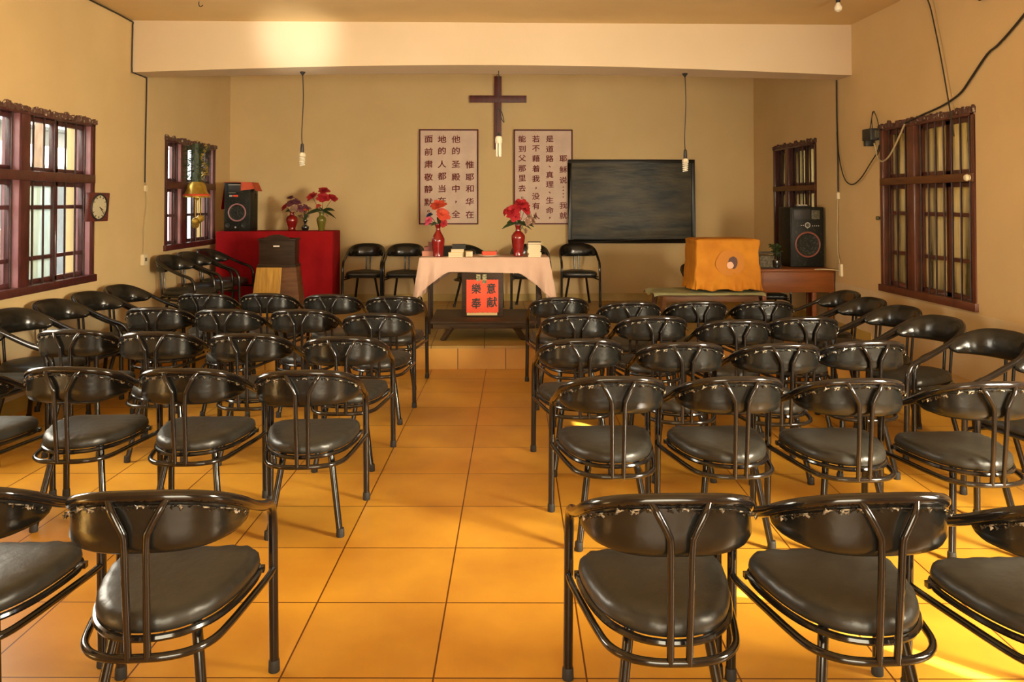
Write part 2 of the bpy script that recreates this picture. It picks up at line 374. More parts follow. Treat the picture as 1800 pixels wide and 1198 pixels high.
# ------------------------------------------------------------------ windows
def ragged(y0, y1, z, x, dirx, seed):
    rr = random.Random(seed); mb = MB(); n = int((y1-y0)/.02); prev = None
    top = [z + .010 + .022*noise.noise((seed, i*.22, 0)) + rr.uniform(-.012, .016)*(rr.random() < .6) for i in range(n+1)]
    vs = []; fs = []
    for i in range(n+1):
        y = y0+(y1-y0)*i/n; dx = dirx*(.010+rr.uniform(0, .022))
        vs += [(x, y, z-.035), (x+dx, y, z-.030+rr.uniform(-.008, .008)), (x+dx, y, top[i]), (x, y, top[i])]
    for i in range(n):
        for k in range(4): fs.append((i*4+k, i*4+(k+1) % 4, i*4+4+(k+1) % 4, i*4+4+k))
    fs += [(0, 3, 2, 1), (n*4, n*4+1, n*4+2, n*4+3)]
    return mb.add(vs, fs)

def window(name, side, op, mull, tz, muntz, nbars, frame_m, jamb_m, pane_ms, seed, transom_m=None, bars_skip=False):
    y0, y1, z0, z1 = op; xi = XL if side < 0 else XR; s = side        # s points outdoors
    root = empty(name, (xi, (y0+y1)/2, z0)); tag(root, kind='structure')
    cy = (y0+y1)/2
    def L(x, y, z): return (x*s, y-cy, z-z0)          # x: distance outwards from the room face
    def bx(mb, x0, x1, a, b, c, d):
        lo, hi = L(x0, a, c), L(x1, b, d); mb.box([min(p, q) for p, q in zip(lo, hi)], [max(p, q) for p, q in zip(lo, hi)])
    fr = MB(); t = .05
    bx(fr, -.012, .14, y0, y0+t, z0, z1); bx(fr, -.012, .14, y1-t, y1, z0, z1)
    bx(fr, -.012, .14, y0, y1, z1-t, z1); bx(fr, -.03, .14, y0-.02, y1+.02, z0-.012, z0+.05)
    fr.build('frame', frame_m, root, bevel=.004)
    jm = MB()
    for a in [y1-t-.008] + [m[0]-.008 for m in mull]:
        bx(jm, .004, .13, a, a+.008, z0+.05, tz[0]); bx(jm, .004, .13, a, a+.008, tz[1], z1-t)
    jm.build('jamb_lining', jamb_m, root)  # on the clock wall these faces carry the light in their colour
    for (a, b) in mull:
        mm = MB(); bx(mm, -.010, .14, a, b, z0+.05, z1-t); mm.build('mullion', frame_m, root, bevel=.004)
    tr = MB(); bx(tr, -.022, .12, y0+.01, y1-.01, tz[0], tz[1]); tr.build('transom', transom_m or frame_m, root, bevel=.004)
    ed = [y0+t] + [v for m in mull for v in m] + [y1-t]
    k = 0
    for i in range(0, len(ed), 2):
        a, b = ed[i], ed[i+1]
        ns = 2 if b-a > .7 else 1
        for j in range(ns):
            sa = a+(b-a)*j/ns; sb = a+(b-a)*(j+1)/ns
            for lo, hi, mz in ((z0+.05, tz[0], muntz), (tz[1], z1-t, [])):
                sm = MB(); w = .036
                bx(sm, .055, .095, sa, sa+w, lo, hi); bx(sm, .055, .095, sb-w, sb, lo, hi)
                bx(sm, .055, .095, sa, sb, lo, lo+w); bx(sm, .055, .095, sa, sb, hi-w, hi)
                for z in mz: bx(sm, .06, .09, sa, sb, z-.016, z+.016)
                sash = sm.build('sash', frame_m, root, bevel=.003)
                pn = MB(); bx(pn, .073, .077, sa+.02, sb-.02, lo+.02, hi-.02)
                pn.build('pane', pane_ms[k % len(pane_ms)], sash); k += 1
        if not bars_skip:
            nb = max(2, round((b-a)/nbars))
            for q in range(nb):
                y = a+(b-a)*(q+.5)/nb + rnd.uniform(-.006, .006)
                br = MB(); br.tube([L(.018, y, z0+.04), L(.020, y, (z0+z1)/2), L(.018, y, z1-.04)], .009, 6); br.build('iron_bar', 'iron', root)
    rg = ragged(y0-.01-cy, y1+.01-cy, z1-z0, 0, -s*1.0, seed); rg.build('ragged_edge', 'rag', root, smooth=False)
    return root
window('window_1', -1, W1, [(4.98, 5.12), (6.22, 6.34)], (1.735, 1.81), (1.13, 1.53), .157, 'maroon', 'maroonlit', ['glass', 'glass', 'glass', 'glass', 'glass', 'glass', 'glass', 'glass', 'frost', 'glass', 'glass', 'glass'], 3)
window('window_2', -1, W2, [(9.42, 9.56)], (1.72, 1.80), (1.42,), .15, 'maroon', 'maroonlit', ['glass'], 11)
window('window_3', 1, W3, [(6.90, 7.02)], (1.725, 1.79), (1.11, 1.47), .125, 'brownpaint', 'brownpaint', ['dirty'], 17, 'brownwood')
window('window_4', 1, W4, [(9.84, 9.95)], (1.705, 1.765), (1.2,), .12, 'maroon', 'maroon', ['dirty'], 23, 'brownwood')
# the side window beside the photographer: unseen boards added to cut the sun to two gaps
w5 = empty('window_5', (XR, 1.735, .8)); tag(w5, kind='structure')
sh = MB(); 
for a, b in ((.45, .60), (.70, 1.70), (1.70, 2.70), (2.92, 3.02)): sh.box((.10, a-1.735, 0), (.13, b-1.735, 1.45))
for a, b, c, d in ((.60, .70, .30, 1.18), (2.70, 2.92, .76, 1.16)): sh.box((.10, a-1.735, 0), (.13, b-1.735, c)); sh.box((.10, a-1.735, d), (.13, b-1.735, 1.45))
sh.build('sun_mask', 'sun_mask', w5, smooth=False)
f5 = MB(); f5.box((-.01, -1.285, 0), (.1, -1.235, 1.45)).box((-.01, 1.235, 0), (.1, 1.285, 1.45)).box((-.01, -1.285, 0), (.1, 1.285, .05)).box((-.01, -1.285, 1.40), (.1, 1.285, 1.45))
f5.build('frame', 'brownpaint', w5, bevel=.004)

# ------------------------------------------------------------------ outside the windows
tag(MB().box((-14, -14, -.3), (16, 26, -.14)).build('ground', 'ground', smooth=False), kind='structure')
nb = empty('neighbouring_house', (-6.3, 9, -.14), label='whitewashed neighbouring house seen through the barred windows on the clock wall', cat='building')
nb_w = MB().box((-.3, -8, 0), (0, 7, 2.0)); nb_w.build('lower_wall', 'outgrey', nb, smooth=False)
MB().box((-.3, -8, 2.0), (0, 7, 4.6)).build('upper_wall', 'outwhite', nb, smooth=False)
MB().box((0, -8, 2.72), (.35, 7, 2.80)).build('ledge', 'outgrey', nb, smooth=False)
lw = MB().box((-4.95, 5.6, -.14), (-4.75, 9.05, 1.30)); tag(lw.build('low_yard_wall', 'outwhite', smooth=False), 'pale low yard wall standing outside the clock-side window', 'wall')
bp_ = MB()
for k in range(34):
    off = .012*((k % 2)*2-1)
    bp_.box((-4.65-.02, 9.2+off, -.14+k*.085), (-4.25, 9.75+off, -.14+k*.085+.075))
tag(bp_.build('brick_pier', 'brick', smooth=False), 'yellow brick pier outside the window beside the clock', 'pillar')
pk = MB().bar((-4.6, 8.35, -.14), (-4.75, 8.75, 3.0), .09, .03); tag(pk.build('leaning_plank', 'plank', smooth=False), 'weathered plank leaning against the yard wall outside', 'plank')
tag(MB().box((4.9, 4.3, -.14), (5.1, 13.5, 3.4)).build('garden_wall', 'outdim', smooth=False), 'mossy yellowish garden wall seen through the dusty barred windows', 'wall')

# ------------------------------------------------------------------ the armchair
RAIL_H = [(0, -.275, .782), (.08, -.271, .780), (.15, -.247, .769), (.203, -.198, .745), (.232, -.125, .709), (.242, -.045, .669), (.244, .04, .634), (.244, .115, .607), (.244, .175, .590), (.244, .222, .565), (.244, .250, .520), (.245, .258, .46)]
def mirror(pts): return [(-x, y, z) for x, y, z in reversed(pts[1:])] + pts
RAIL = catmull(mirror(RAIL_H), 4)
HALF = catmull(RAIL_H, 10)
def rail_at(u):
    """u in -1..1 over the padded stretch of the rail"""
    a = abs(u)*47; i = min(int(a), 46); p = HALF[i].lerp(HALF[i+1], a-i); t = (HALF[i+1]-HALF[max(i-1, 0)]).normalized()
    n = Vector((-(-t.y), -t.x, 0)).normalized()          # outward of the curve for x > 0
    n = Vector((-t.y*-1, -t.x, 0)).normalized()
    if u < 0: p = Vector((-p.x, p.y, p.z)); n = Vector((-n.x, n.y, n.z))
    return p, n
SEAT_H = [(0, .232), (.11, .236), (.18, .226), (.218, .185), (.226, .12), (.214, .02), (.192, -.07), (.158, -.145), (.105, -.204), (.05, -.230), (0, -.236)]
def seat_outline(n=4):
    pts = [(x, y, 0) for x, y in SEAT_H] + [(-x, y, 0) for x, y in reversed(SEAT_H[1:-1])]
    return catmull(pts, n, True)

def make_armchair():
    root = empty('armchair')
    ol = seat_outline(); n = len(ol)
    # seat cushion: rings from the rim underside to the crown
    prof = [(0.0, .392), (.90, .392), (.985, .398), (1.0, .412), (.985, .430), (.94, .443), (.84, .4505), (.6, .456), (.3, .458), (0.0, .4585)]
    mb = MB(); vs = []; fs = []
    for r, z in prof:
        for k, p in enumerate(ol):
            wob = .0025*math.sin(k*1.7)*(1 if .85 < r < .99 and z > .42 else 0)
            vs.append((p.x*max(r, .0001), (p.y)*max(r, .0001), z+wob))
    for i in range(len(prof)-1):
        for k in range(n): fs.append((i*n+k, i*n+(k+1) % n, (i+1)*n+(k+1) % n, (i+1)*n+k))
    mb.add(vs, fs).build('seat', 'vinyl', root, angle=80)
    mb = MB().tube([(p.x*.99, p.y*.99, .384) for p in ol], .0105, 8, True)
    mb.box((-.235, .165, .374), (.235, .187, .392)); mb.build('seat_rim', 'tube', root)
    # backrest pad
    cs = [(-.010, 1.0, .012), (.003, 1.0, .004), (.007, .93, 0), (.011, .70, 0), (.020, .42, 0), (.026, .20, 0), (.021, .06, 0), (.009, 0, 0), (-.006, -.01, 0), (-.020, .04, 0), (-.028, .15, 0), (-.034, .45, 0), (-.031, .75, 0), (-.024, .95, .004), (-.017, 1.0, .010)]
    NU = 41; mb = MB(); vs = []; fs = []; K = len(cs)
    for i in range(NU):
        u = -1+2*i/(NU-1); u = math.copysign(abs(u)**.9, u) if u else 0
        p, nn = rail_at(u); a = abs(u)
        zb = .624 + .012*a**3; e = max(0, (a-.86)/.14); zb = zb+(p.z-.012-zb)*(1-math.sqrt(max(0, 1-e*e)))*.62
        sc = .45+.55*math.sqrt(max(0, 1-max(0, (a-.82)/.18)**2))
        for o, v, dz in cs:
            q = p + nn*(o*sc) - nn*(.024*max(0, 1-v)*sc); vs.append((q.x, q.y, zb+(p.z-.002-zb)*v+dz*sc))
    for i in range(NU-1):
        for k in range(K): fs.append((i*K+k, i*K+(k+1) % K, (i+1)*K+(k+1) % K, (i+1)*K+k))
    fs += [tuple(range(K)), tuple(reversed([(NU-1)*K+k for k in range(K)]))]
    mb.add(vs, fs).build('backrest', 'padvinyl', root, angle=70)
    # torn, stapled edge of the vinyl under the rail
    mb = MB(); rr = random.Random(5)
    for i in range(78):
        u = -.86+1.72*i/77+rr.uniform(-.008, .008)
        if rr.random() < .34: continue
        p, nn = rail_at(u); t = Vector((nn.y, -nn.x, 0)); c = p+nn*.015+Vector((0, 0, -.022+rr.uniform(-.006, .002)-.006*(abs(u) > .45)))
        w = rr.uniform(.003, .0075); h = rr.uniform(.003, .009); d = rr.uniform(.004, .010)
        vs = [c+t*w+Vector((0, 0, rr.uniform(-.002, .002))), c-t*w, c+nn*d+Vector((0, 0, h)), c+nn*d*.4+Vector((0, 0, -h))+t*rr.uniform(-w, w)]
        mb.add(vs, [(0, 1, 2), (0, 3, 1), (1, 3, 2), (0, 2, 3)])
    rib = []
    for i in range(65):
        p, nn = rail_at(-.87+1.74*i/64); rib.append(p+nn*.0145+Vector((0, 0, -.0205-.005*(abs(i-32) > 15))))
    mb.tube(rib, .0022, 5)
    mb.build('staple_strip', 'staple', root, smooth=False)
    MB().tube(RAIL, .0165, 12).build('arm_rail', 'tube', root)
    for s in (-1, 1):
        lg = MB().tube([(.245*s, .258, .462), (.246*s, .264, .25), (.248*s, .272, .012)], .0160, 12).build('leg', 'tube', root)
        MB().lathe([(.0172, .040), (.0185, .034), (.0195, .003), (.018, 0)], 12, (.248*s, .2715, 0)).build('foot_cap', 'cap', lg)
        lg = MB().tube([(.108*s, -.120, .385), (.136*s, -.160, .2), (.164*s, -.198, .012)], .0155, 12).build('leg', 'tube', root)
        MB().lathe([(.0170, .040), (.0183, .034), (.0195, .003), (.018, 0)], 12, (.1655*s, -.199, 0)).build('foot_cap', 'cap', lg)
    ring_h = [(0, -.266, .349), (.07, -.261, .349), (.13, -.236, .349), (.175, -.180, .349), (.198, -.09, .349), (.217, .02, .349), (.234, .13, .348), (.244, .21, .347), (.246, .255, .346)]
    MB().tube(catmull(mirror(ring_h), 4), .0115, 10).build('stretcher', 'tube', root)
    for s in (-1, 1):
        MB().tube(catmull([(.076*s, -.279, .774), (.062*s, -.296, .750), (.036*s, -.299, .700), (.029*s, -.296, .670), (.027*s, -.288, .55), (.025*s, -.268, .345)], 4), .0100, 10).build('spindle', 'tube', root)
    return root

proto = make_armchair(); used = [False]
def chair(x, y, face, label, group, z=0, scale=1):
    """face: heading in degrees, 0 = towards the altar (+y), -90 = towards +x"""
    o = proto if not used[0] else copy_tree(proto); used[0] = True
    o.location = (x, y, z); o.rotation_euler = (0, 0, R(face)); o.scale = (scale,)*3
    tag(o, label, 'chair', group); return o
ordn = ['beside the aisle', 'second from aisle', 'third from aisle', 'fourth from aisle']
rown = ['first row below the step', 'second row below the step', 'third row below the step', 'fourth row below the step', 'fifth, last row']
LB = [[(-.80, 7.05), (-1.35, 7.18), (-1.91, 7.27), (-2.46, 7.30)], [(-.81, 6.00), (-1.37, 6.22), (-1.93, 6.25), (-2.49, 6.36)],
      [(-.86, 5.01), (-1.45, 5.14), (-2.03, 5.22), (-2.57, 5.32)], [(-.88, 4.07), (-1.44, 4.13), (-2.01, 4.18), (-2.58, 4.17)], [(-.955, 2.50), (-1.55, 2.55)]]
RB = [[(.575, 6.90), (1.11, 6.60), (1.65, 6.63), (2.19, 6.62)], [(.61, 5.92), (1.13, 5.80), (1.65, 5.62), (2.17, 5.74)],
      [(.53, 4.90), (1.09, 4.77), (1.62, 4.72), (2.14, 4.79)], [(.565, 3.90), (1.105, 3.88), (1.645, 3.83), (2.185, 3.75)], [(.505, 2.44), (1.05, 2.43), (1.595, 2.35)]]
jit = random.Random(3)
for side, blk, sn in ((-1, LB, 'clock side'), (1, RB, 'blackboard side')):
    for r, row in enumerate(blk):
        for k, (x, y) in enumerate(row):
            rot = jit.uniform(-2, 2) + (2.5 if side < 0 and k == 0 else 0)
            chair(x, y, rot, f'black vinyl armchair, {ordn[k]}, {rown[r]}, {sn}', f'rows of chairs on the {sn}')
import itertools
def facing(x, y, pad_face, label, group, z=0, scale=1):
    # x, y: where the middle of the back rail stands
    a = R(pad_face); fx, fy = -math.sin(a), math.cos(a)
    chair(x+fx*.275*scale, y+fy*.275*scale, pad_face, label, group, z, scale)
SL = [(-3.44, 5.27, 8), (-3.44, 5.87, 10), (-3.44, 6.42, 10), (-3.43, 6.98, 12), (-3.43, 7.54, 12)]
for k, (x, y, th) in enumerate(SL):
    nm = ['fifth from the platform', 'fourth from the platform', 'third from the platform', 'second from the platform', 'closest to the platform'][k]
    facing(x, y, -90-th, f'black armchair backed against the clock wall, {nm}', 'chairs along the clock wall', 0, 1.025)
for k, (x, y, th) in enumerate([(-3.43, 8.68, 14), (-3.42, 9.23, 14), (-3.42, 9.80, 12)]):
    nm = ['farthest from the red table', 'middle one of three', 'touching the red-clothed table'][k]
    facing(x, y, -90-th, f'black vinyl armchair on the platform under the small window, {nm}', 'platform chairs under the small window', ZP)
for k, (x, y, th) in enumerate([(3.17, 7.05, 5), (3.13, 6.53, 8), (3.12, 6.01, 12), (3.10, 5.47, 18), (3.13, 4.86, 18), (3.14, 4.25, 15)]):
    nm = ['closest to the brown desk', 'second from the brown desk', 'third from the brown desk', 'fourth from the brown desk', 'fifth from the brown desk', 'sixth from the brown desk'][k]
    facing(x, y, 90+th, f'black armchair by the big brown window wall, {nm}', 'chairs along the big brown window')
chair(-1.64, 10.78, 180, 'black vinyl armchair against the back wall beside the red-clothed table', 'chairs along the back wall', ZP)
chair(-1.115, 10.74, 180, 'black vinyl armchair against the back wall between red table neighbour and altar table', 'chairs along the back wall', ZP)
chair(-.20, 10.50, 222, 'black vinyl armchair turned sideways behind the middle of the altar table', 'chairs along the back wall', ZP)
chair(.52, 10.55, 180, 'black vinyl armchair behind the altar table near the white books', 'chairs along the back wall', ZP)
chair(1.17, 10.72, 180, 'black vinyl armchair alone below the blackboard corner', 'chairs along the back wall', ZP)
chair(2.52, 9.85, 180, 'low black chair mostly hidden behind the orange-covered television', 'low chairs behind the furniture', ZP, .75)
chair(3.17, 9.15, 175, 'low black chair tucked under the brown desk', 'low chairs behind the furniture', ZP, .72)

# ------------------------------------------------------------------ back wall: cross, scripture cloths, blackboard
cr = empty('wooden_cross', (.11, 11.12, 2.29), label='dark red wooden cross hung high on the back wall between the scripture cloths', cat='cross')
MB().box((-.05, -.02, 0), (.05, .02, 1.0)).build('upright', 'cross', cr, bevel=.004)
MB().box((-.39, -.024, .64), (.39, .012, .735)).build('crossbar', 'cross', cr, bevel=.004)
MB().tube(catmull([(-.02, .02, .99), (0, 0, 1.04), (.02, .02, 1.01)], 4), .004, 6).build('hook', 'black', cr)

def scroll(name, x0, x1, z0, z1, items, label, seed):
    cx = (x0+x1)/2; w = x1-x0; h = z1-z0
    rt = empty(name, (cx, 11.135, z0), label=label, cat='wall hanging', group='scripture cloths on the back wall')
    def P(u, v):
        x = -w/2+w*u; z = h*v
        y = -.006-.008*abs(noise.noise((x*3+seed, z*2.2, seed)))-.006*noise.noise((x*7+z*5, seed, 0))*(1-abs(2*u-1))
        return (x, y, z)
    MB().grid(P, 30, 40).build('panel_sheet', 'cloth', rt, thick=.003)
    b = MB(); t = .014
    for lo, hi in (((-w/2-.004, 0), (-w/2+t, h)), ((w/2-t, 0), (w/2+.004, h)), ((-w/2, -.004), (w/2, t)), ((-w/2, h-t), (w/2, h+.004))):
        b.box((lo[0], -.026, lo[1]), (hi[0], .004, hi[1]))
    b.build('border', 'border', rt, smooth=False)
    text_mesh(items, -.024, 'ink', rt, bold=.016)
    return rt
def col(chars, x, ys, px0, py0, pxw, pyh, w, h, size):
    out = []
    for c, y in zip(chars, ys):
        wx = 1.12
        out.append((c, -w/2+(x-px0)/pxw*w, h-(y-py0)/pyh*h, size if c not in '，、。：' else size*.9, wx))
    return out
w_, h_ = .80, 1.29
it = []
a = (108, 48, 614, 987, w_, h_, .108)
it += col('惟耶和华在', 635, [415, 545, 665, 800, 935], *a)
it += col('他的圣殿中，全', 490, [150, 270, 410, 545, 665, 805, 930], *a)
it += col('地的人都当在他', 345, [150, 270, 410, 535, 665, 790, 930], *a)
it += col('面前肃敬静默。', 205, [150, 280, 410, 545, 670, 805, 900], *a)
scroll('scripture_cloth', -.96, -.16, 1.27, 2.56, it, 'pale cloth with maroon border and four columns of writing, hanging clear of the blackboard', 1.3)
it = []
a = (1095, 48, 614, 987, w_, h_, .098)
it += col('耶稣说：：我就', 1612, [350, 465, 575, 665, 735, 840, 945], *a)
it += col('是道路、真理、生命，', 1470, [145, 250, 350, 435, 520, 620, 705, 785, 890, 970], *a)
it += col('若不藉着我，没有人', 1325, [145, 245, 350, 455, 560, 660, 745, 845, 950], *a)
it += col('能到父那里去。', 1180, [145, 250, 345, 455, 555, 660, 760], *a)
scroll('scripture_cloth', .33, 1.13, 1.27, 2.56, it, 'pale cloth with maroon border partly covered by the edge of the blackboard', 5.1)

bb = empty('blackboard', (1.935, 11.08, 1.01), label='large worn blackboard with black frame hanging on the back wall', cat='blackboard')
MB().box((-.83, -.012, .05), (.83, .02, 1.09)).build('slate', 'slate', bb, smooth=False)
f = MB(); f.box((-.867, -.03, 0), (.867, .02, .05)).box((-.867, -.03, 1.09), (.867, .02, 1.14)).box((-.867, -.03, .05), (-.82, .02, 1.09)).box((.82, -.03, .05), (.867, .02, 1.09))
f.build('frame', 'boardframe', bb, bevel=.006)
MB().box((-.80, -.05, .05), (.80, -.012, .062)).build('chalk_ledge', 'boardframe', bb, bevel=.003)

# ------------------------------------------------------------------ lamps on cords
def spiral_bulb(x, y, ztop, zb, label):
    rt = empty('hanging_bulb', (x, y, ztop), label=label, cat='light bulb', group='spiral bulbs on black cords')
    d = zb-ztop
    MB().tube(catmull([(0, 0, 0), (.008, 0, d*.3), (-.006, 0, d*.65), (0, 0, d+.20)], 6), .005, 6).build('cord', 'wire', rt)
    MB().lathe([(.028, 0), (.03, -.006), (.012, -.03), (.004, -.045)], 12).build('ceiling_rose', 'black', rt)
    MB().lathe([(.006, d+.225), (.016, d+.215), (.019, d+.165), (.019, d+.13), (.013, d+.125)], 12).build('socket', 'black', rt)
    MB().lathe([(.015, d+.135), (.032, d+.118), (.034, d+.095), (.022, d+.085)], 14).build('bulb_base', 'cflbase', rt)
    pts = []
    for k in range(90):
        t = k/89; a = t*2*math.pi*4.5; r = .026-.004*t
        pts.append((r*math.cos(a), r*math.sin(a), d+.088-.088*t))
    MB().tube(pts, .0062, 6).build('glass_tube', 'cfl', rt)
spiral_bulb(-1.90, 8.30, 2.893, 1.94, 'white spiral bulb on a long black cord above the red-clothed table')
spiral_bulb(2.005, 8.30, 2.893, 1.885, 'white spiral bulb on a long black cord in front of the blackboard')
rt = empty('hanging_bulb', (.09, 8.30, 2.91), label='white bulb of straight tubes hanging in front of the dark red cross', cat='light bulb')
MB().tube(catmull([(0, 0, .005), (.002, .01, -.18), (-.006, .01, -.36), (.03, -.02, -.42), (.055, 0, -.52), (.035, 0, -.50), (-.01, 0, -.38), (-.02, 0, -.62), (0, 0, -.70)], 6), .0042, 6).build('cord', 'wire', rt)
MB().lathe([(.004, -.63), (.017, -.645), (.019, -.69), (.013, -.70)], 12).build('socket', 'black', rt)
MB().lathe([(.014, -.665), (.030, -.672), (.037, -.70), (.036, -.735), (.03, -.742)], 16).build('bulb_base', 'cflbase', rt)
for k in range(4):
    a = k*math.pi/2+.4; xx, yy = .022*math.cos(a), .022*math.sin(a)
    MB().lathe([(.0085, -.74), (.0085, -.868), (.006, -.876), (.001, -.878)], 8, (xx, yy, 0)).build('lamp_tube', 'cfl', rt)
rt = empty('ceiling_bulb', (3.04, 7.0, ZC), label='small bare bulb in a ceiling holder near the beam corner', cat='light bulb')
MB().lathe([(.035, 0), (.035, -.012), (.02, -.02), (.018, -.05)], 12).build('holder', 'black', rt)
MB().lathe([(.014, -.045), (.022, -.07), (.034, -.09), (.030, -.115), (.012, -.128), (.0005, -.130)], 14).build('globe', 'cfl', rt)
tag(MB().tube(catmull([(-2.60, 7.32, ZC), (-2.60, 7.32, ZC-.03), (-2.585, 7.32, ZC-.045), (-2.565, 7.32, ZC-.03)], 5), .004, 6).build('ceiling_hook', 'black'), 'small bent iron hook in the ceiling in front of the beam', 'hook')

# ------------------------------------------------------------------ wires and fittings on the walls
def wire(name, pts, r, m, label, n=5, seg=6): return tag(MB().tube(catmull(pts, n), r, seg).build(name, m), label, 'wire')
xl = XL+.012; xr = XR-.014
wire('electric_cable', [(xl, 5.2, ZC-.012), (xl, 6.2, ZC-.02), (xl, 7.26, ZC-.012), (xl, 8.05, ZC-.015), (xl+.002, 8.086, ZC-.05), (xl, 8.086, 3.1), (xl, 8.086, 2.87), (xl+.005, 8.13, 2.845), (xl, 8.40, 2.842), (xl, 8.43, 2.80), (xl, 8.42, 2.3), (xl, 8.41, 1.77)], .007, 'wire', 'black cable running down the wall past the beam end beside the clock', 4)
c_ = empty('wire_connector', (XL, 8.43, 1.68), label='small cream junction on the thin cable between the clock and the small window', cat='connector')
MB().box((0, -.018, 0), (.025, .018, .06)).build('housing', 'plastic', c_, bevel=.004)
MB().tube([(.012, 0, .06), (.012, -.008, .11)], .006, 6).build('terminal', 'palewire', c_)
wire('electric_cable', [(xl, 8.43, 1.69), (xl, 8.45, 1.55), (xl, 8.40, 1.3), (xl, 8.39, 1.02)], .0045, 'palewire', 'thin pale cable hanging between wall junction and socket by the small window')
c_ = empty('wall_socket', (XL, 8.40, .93), label='cream wall socket below the thin cable near the small window', cat='socket')
MB().box((0, -.055, 0), (.035, .045, .11)).build('face_plate', 'plastic', c_, bevel=.006)
MB().box((.034, -.025, .04), (.037, .02, .075)).build('switch', 'horn', c_)
wire('electric_cable', [(xr, 8.43, 2.85), (xr, 8.43, 2.55), (xr, 8.42, 2.31), (xr, 8.41, 2.0), (xr, 8.41, 1.68)], .007, 'wire', 'black cable running down from the beam end beside the brown window')
wire('electric_cable', [(xr, 8.44, 2.83), (xr, 8.45, 2.31), (xr-.01, 8.44, 2.22), (xr, 8.44, 2.0), (xr, 8.43, 1.66)], .005, 'palewire', 'pale cable beside the black one below the beam end near the brown window')
c_ = empty('wire_connector', (XR, 8.42, 1.60), label='small cream junction where the cables end above the loudspeaker', cat='connector')
MB().box((-.028, -.02, 0), (0, .02, .07)).build('housing', 'plastic', c_, bevel=.004)
MB().tube([(-.014, 0, .07), (-.014, 0, .10)], .007, 6).build('terminal', 'palewire', c_)
wire('electric_cable', [(xr, 8.42, 1.61), (xr, 8.44, 1.3), (xr, 8.43, 1.05), (xr, 8.40, .97), (xr, 8.38, .90)], .005, 'palewire', 'thin pale cable dropping behind the loudspeaker to the desk socket')
c_ = empty('wall_socket', (XR, 8.36, .80), label='small cream wall socket at the end of the brown desk', cat='socket')
MB().box((-.03, -.03, 0), (0, .03, .13)).build('face_plate', 'plastic', c_, bevel=.005)
MB().tube(catmull([(-.02, 0, .06), (-.12, .06, .068), (-.25, .1, .066)], 4), .006, 6).build('plug_lead', 'palewire', c_)
wire('electric_cable', [(xr, 8.43, 2.30), (xr-.01, 8.36, 2.05), (xr-.02, 8.22, 1.82), (xr-.02, 8.05, 1.745), (xr-.02, 7.85, 1.80), (xr-.02, 7.64, 1.94), (xr-.02, 7.51, 2.03), (xr-.02, 7.46, 2.10)], .006, 'wire', 'black cable looping slack from the beam cable to the brown window corner')
wire('electric_cable', [(xr-.01, 4.9, 3.15), (xr, 5.45, 2.83), (xr, 5.70, 2.70), (xr, 5.84, 2.65), (xr, 6.05, 2.50), (xr, 6.19, 2.41), (xr, 6.43, 2.345), (xr-.005, 6.75, 2.30), (xr-.03, 6.97, 2.255)], .009, 'wire', 'thick black cable slanting down the wall across the brown window top')
wire('electric_cable', [(xr-.03, 6.975, 2.25), (xr-.03, 7.10, 2.12), (xr-.03, 7.25, 1.99), (xr-.03, 7.38, 1.945), (xr-.03, 7.47, 1.98), (xr-.035, 7.50, 2.06), (xr-.035, 7.53, 2.12)], .008, 'palewire', 'pale cable section hanging across the brown window corner to the transformer box')
wire('hanging_wire', [(xr-.05, 6.72, 3.35), (xr-.03, 6.58, 3.23), (xr-.02, 6.48, 2.93), (xr-.02, 6.39, 2.64), (xr-.02, 6.34, 2.46), (xr-.03, 6.27, 2.26), (xr-.035, 6.22, 2.08)], .0055, 'wire', 'thin black cord hanging from the ceiling into the brown window')
tag(MB().tube([(XR-.03, 5.9, 3.07), (XR-.03, 5.5, 3.05), (XR-.03, 4.6, 3.03)], .014, 8).build('wall_rod', 'darkwood'), 'dark rod fixed high on the wall at the upper photo corner', 'rod')
pb = empty('power_box', (XR-.03, 7.58, 2.13), label='small black transformer box with wires at the top corner of the brown window', cat='box')
MB().box((-.07, -.08, .02), (.028, .09, .13)).build('casing', 'black', pb, bevel=.006)
MB().box((-.066, .02, -.03), (.02, .07, .03)).build('lower_block', 'black', pb, bevel=.004)
MB().box((-.03, -.09, .04), (.02, -.079, .11)).build('vent_panel', 'horn', pb)
MB().tube(catmull([(-.02, -.02, .13), (-.03, -.03, .22), (-.03, -.06, .29), (-.04, -.16, .20), (-.05, -.22, .06), (-.04, -.20, -.06), (-.02, -.12, -.12)], 5), .0045, 6).build('lead', 'wire', pb)
MB().tube(catmull([(-.02, -.06, .29), (-.02, -.02, .26), (-.02, .03, .13)], 5), .0045, 6).build('lead', 'wire', pb)
tag(MB().lathe([(.0005, -.04), (.02, -.036), (.028, -.02), (.02, -.008), (.024, 0)], 12, (XR-.02, 6.07, 1.755), 'x').build('insulator_knob', 'plastic'), 'white porcelain knob on the brown window frame', 'knob')
tag(MB().lathe([(.0005, -.035), (.018, -.03), (.02, -.015), (.012, 0)], 12, (XR, 7.54, 1.42), 'x').build('insulator_knob', 'horn'), 'small grey knob on the wall beside the brown window', 'knob')

